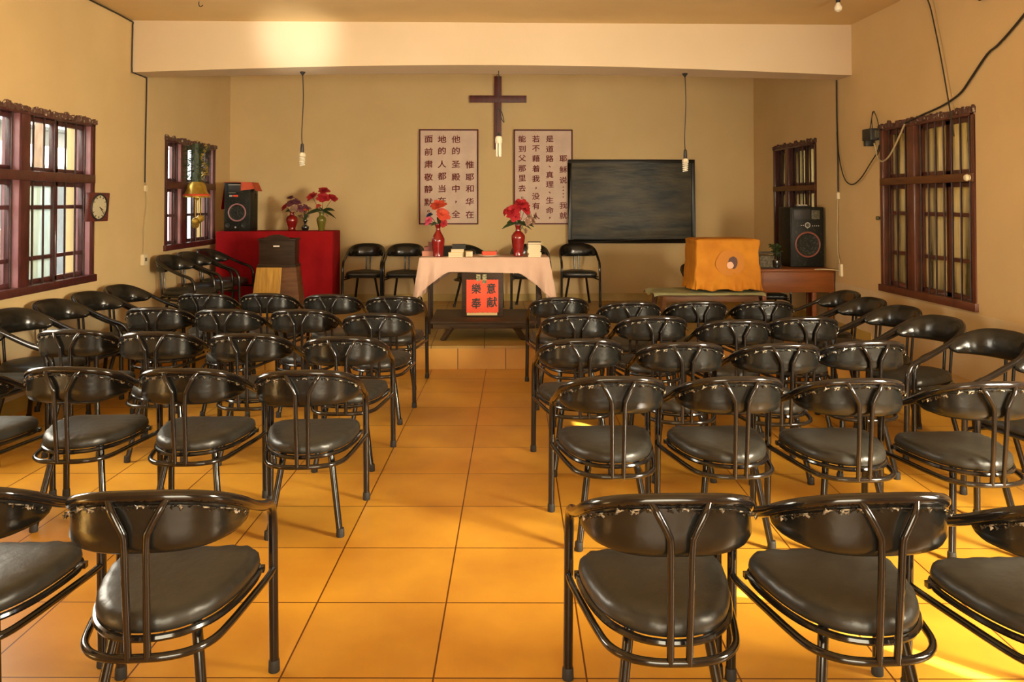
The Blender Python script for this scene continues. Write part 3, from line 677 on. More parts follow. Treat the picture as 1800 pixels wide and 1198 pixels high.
ck = empty('wall_clock', (XL+.02, 7.36, 1.40), label='square maroon wall clock with round cream dial at the edge of the barred window', cat='clock')
ck.rotation_euler = (0, R(4), R(-8))
MB().box((-.012, -.15, 0), (.022, .15, .255)).build('case', 'cross', ck, bevel=.006)
cf = MB().lathe([(.0005, .024), (.108, .024), (.110, .020)], 28, (0, 0, .128), 'x').build('dial', 'dial', ck)
MB().lathe([(.104, .02), (.106, .032), (.114, .034), (.120, .028), (.122, .02)], 28, (0, 0, .128), 'x').build('bezel', 'black', ck)
MB().bar((.029, 0, .128), (.029, .058, .100), .008, .002).build('hour_hand', 'black', ck)
MB().bar((.031, 0, .128), (.031, .070, .062), .006, .002).build('minute_hand', 'black', ck)
tk = MB()
for k in range(12):
    a = k*math.pi/6; tk.bar((.027, .082*math.sin(a), .128+.082*math.cos(a)), (.027, .098*math.sin(a), .128+.098*math.cos(a)), .008, .002)
tk.build('hour_marks', 'black', ck)

# ------------------------------------------------------------------ foliage helpers
def petal_ball(mb, c, r, rr, n=26, tilt=(0, 0, 1)):
    up = Vector(tilt).normalized()
    q = up.to_track_quat('Z', 'Y')
    for k in range(n):
        ring = k/n; a = k*2.4; el = R(78-70*ring)      # inner petals upright, outer spread
        d = q @ Vector((math.cos(a)*math.cos(el), math.sin(a)*math.cos(el), math.sin(el)))
        side = d.cross(up); side = side.normalized() if side.length > .01 else Vector((1, 0, 0))
        L = r*(.65+.45*ring)*rr.uniform(.9, 1.1); w = r*(.34+.2*ring)
        base = Vector(c); nrm = side.cross(d)
        p1 = base+d*L*.5+nrm*r*.10; tip = base+d*L+nrm*r*.16*rr.uniform(-1, 1)
        mb.add([base, p1+side*w, tip+side*w*.45, tip-side*w*.45, p1-side*w, p1+nrm*r*.12], [(0, 1, 5), (1, 2, 5), (2, 3, 5), (3, 4, 5), (4, 0, 5)])
def leaf(mb, base, tip, w, droop=.02):
    a, b = Vector(base), Vector(tip); d = b-a; s = d.cross(Vector((0, 0, 1)))
    s = s.normalized() if s.length > .001 else Vector((1, 0, 0))
    s = (s+Vector((0, 0, .75))).normalized()
    n = 6; vs = []; fs = []
    for i in range(n+1):
        t = i/n; p = a+d*t+Vector((0, 0, droop*4*t*(1-t))); ww = w*math.sin(math.pi*(t*.92+.04))
        vs += [p-s*ww, p+Vector((0, 0, -.25*ww)), p+s*ww]
    for i in range(n):
        for k in range(2): fs.append((i*3+k, i*3+k+1, i*3+k+4, i*3+k+3))
    mb.add(vs, fs)
def bouquet(name, loc, label, blooms, leaves, seed, group=None, stem_m='leaf'):
    rt = empty(name, loc, label=label, cat='artificial flowers', group=group); rr = random.Random(seed)
    for (x, y, z, r, m, tilt) in blooms:
        b = MB(); petal_ball(b, (x, y, z), r, rr, 30, tilt); fl = b.build('bloom', m, rt)
        MB().tube(catmull([(x*.05, y*.05, -.09), (x*.45, y*.45, z*.35), (x, y, z)], 4), .003, 5).build('stem', stem_m, fl)
    if leaves:
        for (b0, t0, w) in leaves:
            l = MB(); leaf(l, b0, t0, w, .02); l.build('leaf', 'leaf', rt)
    return rt
def vase(name, loc, prof, m, label, group=None):
    rt = empty(name, loc, label=label, cat='vase', group=group)
    MB().lathe(prof, 24).build('body', m, rt)
    rz = prof[-1]; MB().tube([(rz[0]*math.cos(a), rz[0]*math.sin(a), rz[1]) for a in [2*math.pi*k/20 for k in range(20)]], .004, 6, True).build('lip', m, rt)
    return rt

# ------------------------------------------------------------------ red-clothed table, lectern, loudspeaker, vases
RZ = 1.205
rtb = empty('red_table', (-2.685, 10.49, ZP), label='table under a red floor-length cloth beside the clock-side corner', cat='table')
MB().box((-.70, -.21, .93), (.70, .21, .965)).build('tabletop', 'darkwood', rtb, bevel=.005)
for sx in (-1, 1):
    for sy in (-1, 1): MB().box((.64*sx-.03, .16*sy-.03, 0), (.64*sx+.03, .16*sy+.03, .93)).build('leg', 'darkwood', rtb)
rc = MB()
def cloth_pt(u, v):
    # perimeter of a rounded rectangle, hanging down
    w, d = .722, .235; per = 2*(2*w+2*d); s = u*per
    segs = [((-w, -d), (w, -d)), ((w, -d), (w, d)), ((w, d), (-w, d)), ((-w, d), (-w, -d))]
    for (a, b) in segs:
        L = math.hypot(b[0]-a[0], b[1]-a[1])
        if s <= L+1e-9: t = s/L; x = a[0]+(b[0]-a[0])*t; y = a[1]+(b[1]-a[1])*t; break
        s -= L
    nx, ny = (0, -1) if a[1] == b[1] == -d else ((1, 0) if a[0] == b[0] == w else ((0, 1) if a[1] == b[1] == d else (-1, 0)))
    fold = (.012*math.sin(u*95)+.016*noise.noise((u*40, v*1.5, 1)))*min(1, v*1.6)
    z = .985-.955*v - (.01 if v == 0 else 0)
    if a[0] == b[0]: fold = -abs(fold)*.4
    return (x+nx*fold, y+ny*fold, z)
clo = empty('red_cloth', (-2.685, 10.49, ZP), label='red cloth reaching to the platform over the table with three vases', cat='tablecloth')
rc.grid(cloth_pt, 160, 12, True); rc.build('skirt', 'redcloth', clo, thick=.004)
MB().box((-.722, -.235, .970), (.722, .235, .985)).build('top_sheet', 'redcloth', clo, bevel=.004)

lc = empty('lectern', (-2.455, 9.50, ZP), label='wooden lectern with dark carved top panel and golden lit front, before the red table', cat='lectern')
up = MB(); up.box((-.205, -.02, .60), (.205, .20, .93)); up.build('upper_cabinet', 'darkwood', lc, bevel=.006)
MB().box((-.222, -.04, .60), (.222, .21, .63)).build('moulding', 'darkwood', lc, bevel=.005)
MB().box((-.218, -.032, .905), (.218, .21, .93)).build('top_board', 'darkwood', lc, bevel=.005)
cb = MB(); n = 16; vs = []; fs = []
for k in range(n+1):
    x = -.15+.30*k/n; z = .93+.045*math.sin(math.pi*k/n)**.8+.004*math.sin(k*2.2)
    vs += [(x, -.03, .93), (x, -.03, z), (x, -.01, z), (x, -.01, .93)]
for k in range(n):
    for j in range(4): fs.append((k*4+j, k*4+(j+1) % 4, k*4+4+(j+1) % 4, k*4+4+j))
cb.add(vs, fs).build('carved_crest', 'darkwood', lc)
MB().box((-.04, -.024, .835), (.03, -.019, .85)).build('small_plate', 'plate', lc)
lo = MB(); lo.add([(-.22, -.02, .60), (.22, -.02, .60), (.22, .20, .60), (-.22, .20, .60), (-.285, -.06, .0), (.29, -.06, .0), (.29, .24, .0), (-.285, .24, .0)],
                  [(0, 1, 2, 3), (4, 7, 6, 5), (0, 4, 5, 1), (1, 5, 6, 2), (2, 6, 7, 3), (3, 7, 4, 0)])
lo.build('lower_cabinet', 'brownwood', lc, bevel=.006)
def gold(u, v):  # golden sheet over one half: the lit side of the wood as colour
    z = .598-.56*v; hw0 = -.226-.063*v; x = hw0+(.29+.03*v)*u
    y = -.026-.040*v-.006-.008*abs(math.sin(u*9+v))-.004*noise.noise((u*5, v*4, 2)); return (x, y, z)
MB().grid(gold, 26, 14).build('panel_sheet', 'goldlit', lc, thick=.003)

def speaker(name, loc, w, d, h, label, ringm, woof_z, woof_r, extras):
    rt = empty(name, loc, label=label, cat='loudspeaker', group=None)
    MB().box((-w/2, -d/2, 0), (w/2, d/2, h)).build('cabinet', 'speaker', rt, bevel=.012)
    MB().box((-w/2+.012, -d/2-.008, .012), (w/2-.012, -d/2+.002, h-.012)).build('front_baffle', 'speaker', rt, bevel=.004)
    y = -d/2-.008
    pts = [(woof_r*math.cos(a), y-.006, woof_z+woof_r*math.sin(a)) for a in [2*math.pi*k/32 for k in range(32)]]
    MB().tube(pts, .009, 8, True).build('woofer_ring', ringm, rt)
    MB().lathe([(woof_r*.97, y-.002), (woof_r*.9, y-.010), (woof_r*.55, y+.004), (woof_r*.32, y+.006), (woof_r*.28, y-.008), (woof_r*.12, y-.016), (.0005, y-.018)], 28, (0, 0, woof_z), 'y').build('woofer_cone', 'cone', rt)
    extras(rt, y); return rt
def exL(rt, y):
    MB().box((-.11, y-.006, .49), (.05, y, .575)).build('horn_panel', 'black', rt, bevel=.002)
    MB().box((-.11, y-.004, .578), (.04, y, .586)).build('trim_line', 'silver', rt)
    MB().box((-.105, y-.004, .478), (-.02, y, .485)).build('trim_line', 'silver', rt)
    MB().box((-.098, y-.004, .432), (-.06, y, .454)).build('badge', 'silver', rt)
    MB().box((-.05, y-.004, .432), (.01, y, .454)).build('badge', 'paperred', rt)
    for s in (-1, 1): MB().lathe([(.0005, y-.002), (.022, y-.003), (.028, y-.008), (.030, y)], 14, (.10*s-.02, 0, .075), 'y').build('bass_port', 'black', rt)
    MB().lathe([(.0005, y-.012), (.009, y-.010), (.011, y)], 12, (-.02, 0, .05), 'y').build('knob', 'silver', rt)
speaker('loudspeaker', (-3.165, 10.47, RZ), .33, .32, .61, 'black loudspeaker with pink ring standing on the red-clothed table', 'pinkring', .235, .105, exL)
# cloth on the loudspeaker
sc_ = empty('speaker_cloth', (-3.165, 10.47, RZ+.61), label='orange red satin cloth draped over the loudspeaker on the red table', cat='cloth')
MB().box((-.172, -.05, .001), (.172, .15, .005)).build('top_sheet', 'orangered', sc_)
def flapR(u, v): 
    return (.050+.135*u+.03*v*u, -.172-.012*v-.006*math.sin(u*7), .004-.105*v+.02*u*v)
MB().grid(flapR, 10, 8).build('front_flap', 'orangered', sc_, thick=.003)
def flapS(u, v): return (.174+.05*v+.006*math.sin(u*9), -.17+.30*u, .004-.11*v)
MB().grid(flapS, 10, 8).build('side_flap', 'orangered', sc_, thick=.003)
def flapL(u, v): return (-.176-.05*v*(1-.4*u)-.004*math.sin(u*9), -.10+.22*u, .004-.34*v)
MB().grid(flapL, 10, 8).build('side_flap', 'redcloth', sc_, thick=.003)
MB().lathe([(.004, 0), (.006, -.01), (.012, -.045), (.004, -.055)], 8, (.228, -.168, -.10)).build('tassel', 'darkwood', sc_)
MB().box((-.172, -.17, .001), (.172, -.05, .005)).build('front_sheet', 'orangered', sc_)

V1 = [(.045, 0), (.052, .008), (.046, .02), (.050, .05), (.072, .11), (.075, .145), (.062, .18), (.030, .20), (.026, .225), (.036, .245)]
vase('vase', (-2.53, 10.50, RZ), V1, 'redglaze', 'small red vase on the red table nearest the loudspeaker', 'vases on the red table')
V2 = [(.032, 0), (.038, .01), (.050, .035), (.046, .055), (.016, .075), (.014, .10), (.024, .115), (.030, .13)]
vase('vase', (-2.365, 10.52, RZ), V2, 'darkglaze', 'small black vase between the red and green vases', 'vases on the red table')
V3 = [(.036, 0), (.040, .008), (.038, .03), (.050, .08), (.062, .13), (.058, .16), (.034, .182), (.026, .20), (.030, .225), (.040, .235)]
vase('vase', (-2.155, 10.50, RZ), V3, 'greenglaze', 'shiny olive green vase at the free end of the red table', 'vases on the red table')
bouquet('flower_bunch', (-2.53, 10.50, RZ+.245), 'dark purple flowers in the small red vase on the red table',
        [(-.07, -.02, .05, .06, 'petalred', (-.6, -.4, .6)), (0, -.03, .09, .065, 'petalpurple', (0, -.5, .8)), (.06, -.01, .11, .06, 'petalpurple', (.3, -.4, .8)), (-.02, .02, .16, .055, 'petalpurple', (-.2, 0, 1)), (.10, -.02, .03, .055, 'petalpurple', (.7, -.5, .4)), (.03, -.05, .03, .05, 'petalpale', (.1, -1, .3)), (.165, 0, .06, .035, 'petalpurple', (.5, -.5, .5))],
        [((0, 0, 0), (-.08, -.03, -.01), .025), ((0, 0, 0), (.09, -.03, -.01), .025)], 2, 'bunches on the red table')
bl = []; rr_ = random.Random(9)
for k in range(13):
    a = rr_.uniform(0, 6.28); q = rr_.uniform(.02, .10)
    bl.append((q*math.cos(a), q*math.sin(a)*.6-.01, rr_.uniform(.03, .17), rr_.uniform(.022, .034), rr_.choice(['petalpale', 'petalpale', 'petalorange', 'petalpurple']), (math.cos(a), -.6, .7)))
bouquet('flower_bunch', (-2.365, 10.52, RZ+.13), 'dusty pale sprigs in the small black vase on the red table', bl, [((0, 0, 0), (-.10, -.02, .06), .018), ((0, 0, 0), (.05, -.05, .08), .018)], 4, 'bunches on the red table')
bouquet('flower_bunch', (-2.155, 10.50, RZ+.235), 'large crimson peonies with dark leaves in the olive green vase',
        [(-.11, -.01, .19, .075, 'petalred', (-.4, -.5, .7)), (.03, .0, .255, .08, 'petalred', (.1, -.4, 1)), (.03, -.04, .17, .085, 'petalred', (.1, -.7, .6)), (.14, -.01, .17, .07, 'petalred', (.5, -.4, .7)), (-.03, -.04, .075, .035, 'petalorange', (-.3, -.7, .6))],
        [((0, 0, .02), (-.19, -.03, -.03), .040), ((0, 0, .02), (.19, -.02, -.08), .040), ((0, 0, .02), (.10, -.08, -.06), .036), ((0, 0, .02), (-.10, -.06, .0), .034), ((0, 0, .02), (0, -.05, .06), .03), ((0, 0, .02), (.16, .05, .02), .035)], 6, 'bunches on the red table')

# hanging bell decoration in the small window
be = empty('bell_decoration', (XL+.16, 9.46, 1.36), label='gold bell decoration with green garland hanging in the small barred window', cat='decoration')
MB().tube([(0, 0, .92), (-.02, .01, .80)], .004, 6).build('hanging_cord', 'wire', be)
g = MB(); rg_ = random.Random(8)
for k in range(700):
    z = rg_.uniform(.44, .86); wdt = .10+.05*math.sin((z-.44)*7); a = rg_.uniform(0, 6.28); q = rg_.uniform(0, wdt)
    p = Vector((q*math.cos(a), q*math.sin(a)-.02, z)); d = Vector((math.cos(a), math.sin(a), rg_.uniform(-.6, .6))).normalized()*rg_.uniform(.03, .06)
    s_ = d.cross(Vector((rg_.random(), rg_.random(), rg_.random()))).normalized()*.007
    g.add([p-s_, p+s_, p+d], [(0, 1, 2)])
g.tube([(0, -.02, .43), (.01, -.02, .6), (0, -.02, .88)], .045, 8); g.build('garland', 'garland', be, smooth=False)
g = MB()
for k in range(60):
    t = k/59; a = t*9; p = (.06+.03*math.cos(a), .03+.035*math.sin(a)+.05*t, .86-.36*t); g.ball(p, .018, 7, 5)
g.build('gold_tinsel', 'tinsel', be)
g = MB(); leaf(g, (.03, .05, .60), (.05, .26, .525), .03, .01); g.build('gold_ribbon', 'gold', be)
MB().lathe([(.035, .45), (.075, .44), (.10, .40), (.115, .34), (.135, .30), (.15, .275), (.148, .262), (.12, .268), (.09, .30)], 24).build('bell', 'gold', be)
MB().lathe([(.139, .303), (.146, .298), (.150, .288), (.147, .283)], 24).build('red_band', 'paperred', be)
MB().lathe([(.0005, .225), (.022, .232), (.03, .25), (.02, .28), (.01, .30)], 12).build('clapper', 'gold', be)
for (dx, dy, dz) in ((.02, -.09, -.01), (-.01, .0, -.05), (.03, .045, .02), (-.02, .12, 0)):
    bl_ = MB().ball((dx, dy, dz), .043, 14, 10).build('ball', 'gold', be)
    MB().tube([(dx, dy, dz+.04), (dx*.8, dy*.8, .28)], .004, 5).build('cord', 'tinsel', bl_)

# ------------------------------------------------------------------ altar table
TZ = 1.0
at_ = empty('altar_table', (-.055, 8.58, ZP), label='altar table under the peach cloth in the middle of the platform', cat='table')
MB().box((-.63, -.235, .745), (.63, .235, .772)).build('tabletop', 'darkwood', at_, bevel=.004)
for sx in (-1, 1):
    for sy in (-1, 1): MB().box((.565*sx-.014, .19*sy-.014, 0), (.565*sx+.014, .19*sy+.014, .745)).build('leg', 'darkwood', at_)
tc_ = empty('tablecloth', (-.055, 8.58, TZ), label='peach tablecloth with drooping corners over the altar table', cat='tablecloth')
def tcl(u, v):
    w, d = .655, .25; per = 2*(2*w+2*d); s = (u*per+w) % per       # start mid front
    segs = [((-w, -d), (w, -d)), ((w, -d), (w, d)), ((w, d), (-w, d)), ((-w, d), (-w, -d))]
    for k, (a, b) in enumerate(segs):
        L = math.hypot(b[0]-a[0], b[1]-a[1])
        if s <= L+1e-9: t = s/L; x = a[0]+(b[0]-a[0])*t; y = a[1]+(b[1]-a[1])*t; break
        s -= L
    nx, ny = [(0, -1), (1, 0), (0, 1), (-1, 0)][k]
    dc = min(t, 1-t)*L                                      # distance from the nearest corner
    cor = max(0, 1-dc/(.30 if k % 2 == 0 else .20))
    if k == 0: drop = .135+.03*t
    elif k == 2: drop = .20
    else: drop = .24
    drop += .26*cor**1.3
    # diagonal flare at the corners
    cxn = math.copysign(1, x); cyn = math.copysign(1, y)
    fl = cor**1.5*.045
    fold = .034*math.sin(s*46+k*1.3+.6*v)*v*(.12+1.0*min(1, cor*2))+.010*noise.noise((x*6, y*6, v*2))*v
    out = .004+.012*v+fold
    z = .004-drop*v
    return (x+nx*out+cxn*fl*v*.8, y+ny*out+cyn*fl*v*.8, z)
mb = MB(); mb.grid(tcl, 220, 12, True); mb.build('skirt', 'tablecloth', tc_, thick=.003)
MB().box((-.659, -.254, .0), (.659, .254, .006)).build('top_sheet', 'tablecloth', tc_, bevel=.003)
TT = TZ+.007

V4 = [(.050, 0), (.056, .006), (.054, .02), (.060, .09), (.068, .16), (.066, .185), (.048, .225), (.026, .262), (.022, .29), (.030, .32), (.040, .335)]
vase('vase', (-.535, 8.47, TT), V4, 'redglaze', 'tall red vase on the altar table standing before a pile of red-brown books', 'red vases on the altar table')
V5 = [(.040, 0), (.052, .006), (.048, .02), (.060, .10), (.072, .19), (.070, .215), (.050, .245), (.028, .265), (.024, .31), (.034, .325)]
vase('vase', (.295, 8.47, TT), V5, 'redglaze', 'tall swirled red vase on the altar table beside the stack of white books', 'red vases on the altar table')
bouquet('flower_bunch', (-.535, 8.47, TT+.335), 'orange red and pink artificial flowers in the vase before the red-brown books',
        [(.0, -.02, .175, .085, 'petalorange', (-.1, -.5, .9)), (.04, -.03, .085, .08, 'petalorange', (.3, -.7, .5)), (-.09, -.04, .03, .05, 'petalpink', (-.5, -.7, .4)), (-.085, -.01, .085, .038, 'petalblue', (-.5, -.4, .7)), (.05, -.03, .01, .045, 'petalred', (.5, -.6, 0))],
        [((0, 0, .0), (.10, -.04, -.02), .026), ((0, 0, 0), (-.07, -.04, -.02), .022), ((0, 0, 0), (.02, -.06, .06), .03), ((0, 0, 0), (.045, .05, .07), .03)], 12, 'bunches on the altar table')
bouquet('flower_bunch', (.295, 8.47, TT+.325), 'crimson peonies with pale sprigs in the vase beside the white books',
        [(.03, -.01, .20, .085, 'petalred', (.1, -.5, .9)), (-.05, -.03, .13, .085, 'petalred', (-.3, -.6, .7)), (.065, -.03, .15, .065, 'petalred', (.5, -.5, .6)), (-.115, -.01, .135, .05, 'petalred', (-.8, -.3, .4)), (-.03, -.05, .085, .06, 'petalred', (-.2, -.8, .3)),
         (.10, -.02, .09, .045, 'petalpale', (.6, -.5, .5)), (.14, 0, .04, .045, 'petalpale', (.8, -.4, .3)), (.09, -.04, .03, .04, 'petalpale', (.5, -.8, .2)), (.165, .01, .08, .035, 'petalpale', (.9, 0, .4)), (.07, -.02, -.06, .03, 'petalpale', (.8, -.5, 0))],
        [((0, 0, .02), (-.17, -.03, -.04), .028), ((0, 0, .02), (-.12, -.05, .02), .03), ((0, 0, .02), (.14, -.05, -.05), .032), ((0, 0, .02), (.10, -.07, -.01), .028), ((0, 0, .02), (0, -.06, .08), .03), ((0, 0, .02), (.165, .0, -.02), .03)], 14, 'bunches on the altar table')

def book(x, y, z, w, d, h, cover, label, group, rz=0):
    rt = empty('book', (x, y, z), R(rz), label=label, cat='book', group=group)
    c = MB(); c.box((-w/2, -d/2, 0), (w/2, d/2, .003)).box((-w/2, -d/2, h-.003), (w/2, d/2, h)).box((-w/2, d/2-.003, .003), (w/2, d/2, h-.003)); c.build('cover', cover, rt, smooth=False)
    MB().box((-w/2+.003, -d/2+.004, .003), (w/2-.003, d/2-.003, h-.003)).build('page_block', 'page', rt, smooth=False)
z = TT; nm = ['lowest', 'second from below', 'third from below', 'middle', 'third from the top', 'second from the top', 'topmost']
hs = [.021, .022, .020, .022, .021, .022, .022]
for k in range(7):
    book(.458+.004*math.sin(k*2.3), 8.45, z, .135, .19, hs[k], 'coverdark' if k == 6 else 'page', f'white-edged book at the altar table end, {nm[k]} of seven', 'white books at the altar table end', 3*math.sin(k*1.7)); z += hs[k]+.0003
z = TT
for k, (w, h, c) in enumerate([(.15, .048, 'covercream'), (.13, .034, 'covercream'), (.135, .045, 'coverdark')]):
    book(-.345+.012*k, 8.45, z, w, .18, h, c, ['thick cream book at the bottom of the mid-table pile', 'thinner cream book under the dark book of the mid-table pile', 'dark-covered book on top of the cream books'][k], 'pile of books on the altar table middle', -4+4*k+(180 if k == 2 else 0)); z += h+.0003
book(-.225, 8.50, TT, .075, .13, .055, 'covercream', 'small thick yellowish book leaning beside the cream pile', 'pile of books on the altar table middle', 12)
z = TT
for k, (w, h, c) in enumerate([(.15, .052, 'coverpink'), (.145, .045, 'coverred'), (.10, .045, 'coverred')]):
    book(-.625+.012*k, 8.62, z, w, .16, h, c, ['pinkish thick book at the bottom behind the tall red vase', 'red-brown book in the middle behind the tall red vase', 'short red-brown book on top behind the tall red vase'][k], 'red-brown books behind the vase', 6*k-5+180); z += h+.0003
book(-.44, 8.62, TT, .12, .15, .10, 'coverdark', 'stout dark book behind the tall red vase on its inner side', 'dark books behind the vase', 188)
pp = empty('plate', (-.01, 8.46, TT), label='white plate under the red box on the altar table', cat='plate')
MB().lathe([(.055, 0), (.065, .003), (.105, .012), (.118, .018), (.115, .020), (.07, .008), (.0005, .007)], 28).build('dish', 'plate', pp)
rb = empty('red_box', (-.005, 8.455, TT+.0135), R(8), label='small flat red box lying on the white plate', cat='box')
MB().box((-.075, -.035, 0), (.07, .035, .040)).build('case', 'paperred', rb, bevel=.004)
MB().box((.07, -.033, .004), (.078, .033, .05)).build('end_flap', 'coverred', rb)

# low bench with the offering board leaning on it
bn = empty('bench', (-.06, 8.35, ZP), label='low dark plank bench on the platform in front of the altar table', cat='bench')
MB().box((-.515, -.43, .170), (.52, .48, .195)).build('plank_top', 'dullwood', bn, bevel=.005)
MB().box((-.48, -.425, .125), (.50, -.385, .170)).build('apron', 'dullwood', bn, bevel=.004)
MB().box((-.48, .40, .125), (.50, .44, .170)).build('apron', 'dullwood', bn, bevel=.004)
for sx in (-1, 1):
    for sy in (-1, 1):
        MB().bar((.30*sx, .40*sy-.01, .15), (.40*sx, .34*sy, .0), .05, .04).build('leg', 'dullwood', bn)
ob = empty('offering_board', (-.075, 8.235, .415), label='dark board with red paper of four black characters leaning on the bench', cat='sign')
ob.rotation_euler = (R(-5), 0, 0)
MB().box((-.208, 0, .004), (.208, .028, .44)).build('board', 'darkwood', ob, bevel=.004)
pr = MB()
def paper(u, v):
    top = .372-(.03*max(0, 1-abs(u-.56)/.05)) if v > .95 else None
    z = .042+.330*v
    if top is not None: z = top+.002*math.sin(u*60)
    if v == 0: z += .004*math.sin(u*40)
    return (-.160+.322*u, -.004-.003*math.sin(u*8), z)
pr.grid(paper, 40, 20); pr.build('red_paper', 'paperred', ob)
MB().box((-.155, -.004, .016), (.150, -.001, .042)).build('paper_edge', 'covercream', ob)
for x0 in (-.062, .0): MB().box((x0, -.006, .36 if x0 < 0 else .335), (x0+.042, -.001, .425)).build('patterned_strip', 'pattern', ob)
sx_ = lambda px: -.160+(px-683)/489*.322
sz_ = lambda py: .042+(780-py)/555*.330
text_mesh([('樂', sx_(832), sz_(375), .108, .92), ('意', sx_(1062), sz_(372), .108, .92), ('奉', sx_(832), sz_(622), .112, .92), ('献', sx_(1075), sz_(602), .108, 1.0)], -.0085, 'blackink', ob, bold=.022)

# ------------------------------------------------------------------ covered television, desk, second loudspeaker
tb = empty('small_table', (2.23, 8.42, ZP), label='low brown table carrying the orange-covered television', cat='table')
MB().box((-.53, -.25, .40), (.53, .25, .43)).build('tabletop', 'brownwood', tb, bevel=.004)
MB().box((-.48, -.22, .34), (.48, -.19, .40)).build('apron', 'brownwood', tb, bevel=.003)
for sx in (-1, 1):
    for sy in (-1, 1): MB().bar((.47*sx, .20*sy, .41), (.52*sx, .22*sy, 0), .05).build('leg', 'brownwood', tb)
gc = empty('green_table_cloth', (2.23, 8.42, ZP+.432), label='grey green cloth spread under the orange-covered television', cat='cloth')
def gcl(u, v):
    x = -.585+1.13*u; y = -.29+.58*v; ed = max(0, abs(2*u-1)-.88)/.12; e2 = max(0, abs(2*v-1)-.9)/.1
    return (x, y, .004+.008*abs(noise.noise((x*5, y*5, 0)))-.045*ed*ed*(.3+.7*v)-.02*e2*e2+.02*ed*math.sin(v*9))
MB().grid(gcl, 40, 24).build('sheet', 'greencloth', gc, thick=.003)
tv = empty('covered_television', (2.405, 8.42, ZP+.452), label='television under an orange cloth cover with a round print, on the low table', cat='television')
def tvc(u, v):
    # closed skirt around the set: u around, v from bottom to top edge
    w, d = .325, .235; w += .022*(1-v)**2; d += .02*(1-v)**2
    per = 2*(2*w+2*d); s = u*per
    segs = [((-w, -d), (w, -d)), ((w, -d), (w, d)), ((w, d), (-w, d)), ((-w, d), (-w, -d))]
    for k, (a, b) in enumerate(segs):
        L = math.hypot(b[0]-a[0], b[1]-a[1])
        if s <= L+1e-9: t = s/L; x = a[0]+(b[0]-a[0])*t; y = a[1]+(b[1]-a[1])*t; break
        s -= L
    nx, ny = [(0, -1), (1, 0), (0, 1), (-1, 0)][k]
    ruf = .022*math.sin(u*170+2*math.sin(u*31))*max(0, 1-v*5)**1.0
    wr = .016*noise.noise((x*5, v*4, k))+.010*noise.noise((x*14+v*6, v*7, k+3))
    ed = min(t, 1-t)*L
    rnd_ = -.020*max(0, 1-ed/.03)**2
    z = .0+.50*v+(.010*math.sin(u*60)*max(0, 1-v*8))
    if k == 0 and v < .3: wr += .02*max(0, .3-v)*math.sin(x*22)
    return (x+nx*(ruf+wr)+rnd_*math.copysign(1, x)*.6, y+ny*(ruf+wr), z+.012)
mb = MB(); mb.grid(tvc, 200, 30, True)
nu = 200; top = [(29)*nu+i for i in range(nu)]
cv = [Vector(mb.v[i]) for i in top]; ctr = Vector((0, 0, .522))
for sc_2, dz in ((.90, .012), (.6, .016), (.02, .018)):
    o = len(mb.v); mb.v += [tuple(Vector((p.x*sc_2, p.y*sc_2, .512+dz))) for p in cv]
    for i in range(nu): mb.f.append((top[i], top[(i+1) % nu], o+(i+1) % nu, o+i))
    top = [o+i for i in range(nu)]
mb.build('cloth_cover', 'tvcloth', tv, angle=75)
def disc(r, sx, sz, x, z, y, seed, n=28):
    vs = [(x, y, z)]; fs = []
    for k in range(n):
        a = 2*math.pi*k/n; q = r*(1+.12*noise.noise((math.cos(a)*1.5, math.sin(a)*1.5, seed))); vs.append((x+q*sx*math.cos(a), y, z+q*sz*math.sin(a)))
    for k in range(n): fs.append((0, 1+k, 1+(k+1) % n))
    return MB().add(vs, fs)
disc(.135, 1.1, .95, .02, .285, -.256, 1).build('round_print', 'stain', tv, thick=.002)
disc(.056, .85, 1.1, .045, .290, -.260, 3).build('dark_print', 'pic', tv, thick=.002)
disc(.036, .95, 1.0, .015, .262, -.264, 4).build('pale_print', 'picpale', tv, thick=.002)

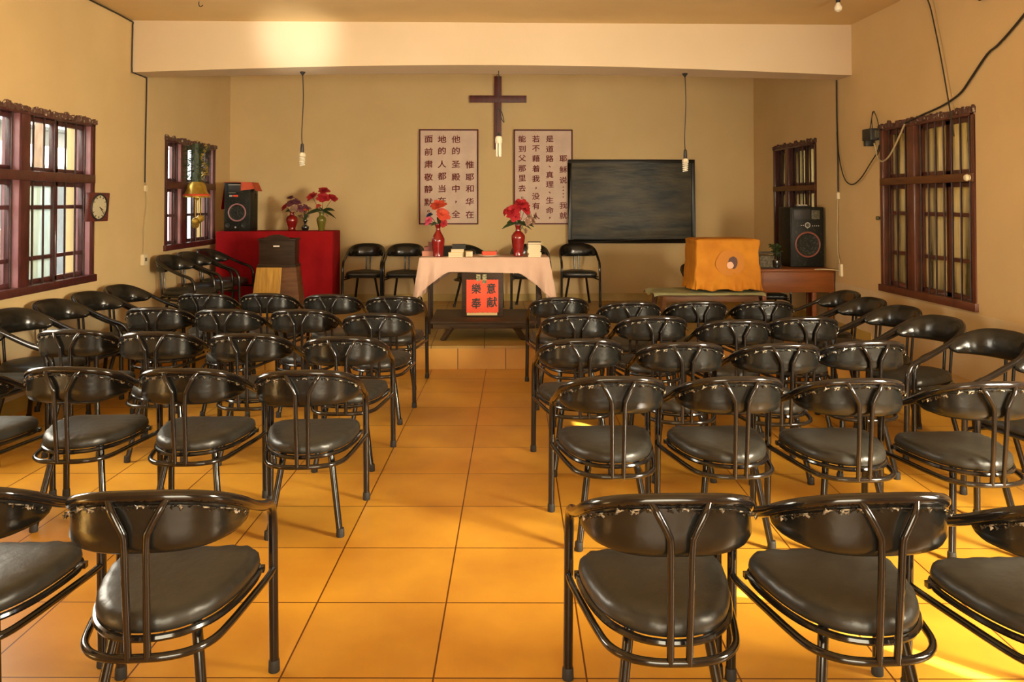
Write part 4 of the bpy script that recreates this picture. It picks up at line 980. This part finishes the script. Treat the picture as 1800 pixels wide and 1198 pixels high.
dk = empty('desk', (3.25, 8.84, ZP), label='orange brown desk against the side wall carrying the loudspeaker', cat='desk')
MB().box((-.41, -.34, .615), (.385, .34, .645)).build('desktop', 'orangewood', dk, bevel=.005)
MB().box((-.38, -.33, .40), (.365, -.305, .615)).build('front_panel', 'orangewood', dk, bevel=.004)
MB().box((-.395, -.33, .40), (-.37, .30, .615)).build('side_panel', 'orangewood', dk, bevel=.004)
MB().box((.36, -.33, .40), (.383, .30, .615)).build('side_panel', 'orangewood', dk, bevel=.004)
for sx in (-.36, .17, .345):
    MB().box((sx-.022, -.325, 0), (sx+.022, -.285, .40)).build('leg', 'orangewood', dk, bevel=.003)
for sx in (-.36, .345):
    MB().box((sx-.022, .26, 0), (sx+.022, .30, .40)).build('leg', 'orangewood', dk, bevel=.003)
def exR(rt, y):
    MB().box((-.15, y-.006, .515), (.03, y, .625)).build('horn_panel', 'black', rt, bevel=.004)
    MB().box((.045, y-.005, .52), (.135, y, .615)).build('horn_grille', 'horn', rt, bevel=.003)
    MB().lathe([(.0005, y-.004), (.018, y-.005), (.020, y)], 18, (.0, 0, .455), 'y').build('emblem_disc', 'horn', rt)
    MB().tube([(.026*math.cos(a), y-.005, .455+.026*math.sin(a)) for a in [2*math.pi*k/20 for k in range(20)]], .005, 6, True).build('emblem_ring', 'silver', rt)
    MB().add([(-.012, y-.004, .433), (.012, y-.004, .433), (0, y-.004, .418), (-.012, y, .433), (.012, y, .433), (0, y, .418)], [(0, 1, 2), (3, 5, 4), (0, 3, 4, 1), (1, 4, 5, 2), (2, 5, 3, 0)]).build('emblem_point', 'silver', rt)
    for k in range(4): MB().lathe([(.0005, y-.003), (.005, y-.003), (.006, y)], 8, (.055+.022*k, 0, .447), 'y').build('stud', 'silver', rt)
    for k in range(2): MB().lathe([(.0005, y-.003), (.005, y-.003), (.006, y)], 8, (-.045-.022*k, 0, .452), 'y').build('stud', 'silver', rt)
speaker('loudspeaker', (3.44, 8.93, ZP+.646), .37, .36, .65, 'large black loudspeaker with copper ring standing on the brown desk', 'ring', .245, .132, exR)
# strip on top of the loudspeaker and small clutter on the desk
MBp = empty('white_remote', (3.42, 8.85, ZP+.646+.65), label='small white object lying on top of the loudspeaker on the desk', cat='box')
MB().box((-.07, -.04, 0), (.09, .04, .018)).build('body', 'black', MBp, bevel=.003); MB().box((-.055, -.035, .018), (.05, .035, .026)).build('lid', 'plate', MBp, bevel=.003)
bk = empty('wire_basket', (2.985, 8.72, ZP+.646), label='small square dark basket on the desk between television and loudspeaker', cat='basket')
mb = MB(); w, d, h = .115, .10, .16
for zz in (.006, .16): mb.tube([(-w, -d, zz), (w, -d, zz), (w, d, zz), (-w, d, zz)], .005, 6, True)
for sx in (-1, 1):
    for sy in (-1, 1): mb.tube([(w*sx, d*sy, .0), (w*sx, d*sy, h)], .005, 6)
mb.build('wire_frame', 'black', bk)
MB().box((-.108, -.093, .006), (.05, .093, .135)).build('contents', 'wicker', bk, bevel=.01)
pl_ = empty('dark_plant', (3.06, 8.64, ZP+.646+.001), label='small dark artificial plant beside the loudspeaker on the desk', cat='plant')
MB().lathe([(.03, 0), (.042, .01), (.05, .06), (.045, .085), (.01, .09)], 14).build('pot', 'darkglaze', pl_)
lf = MB(); rq = random.Random(21)
for k in range(46):
    a = rq.uniform(0, 6.28); q = rq.uniform(.02, .085); zz = rq.uniform(.14, .25)
    leaf(lf, (q*.4*math.cos(a), q*.4*math.sin(a), zz-.02), (q*math.cos(a), q*math.sin(a), zz+rq.uniform(-.03, .02)), .016, .01)
lf.build('foliage', 'leaf', pl_)
MB().tube([(0, 0, .08), (.005, 0, .2)], .004, 5).build('stem', 'leaf', pl_)
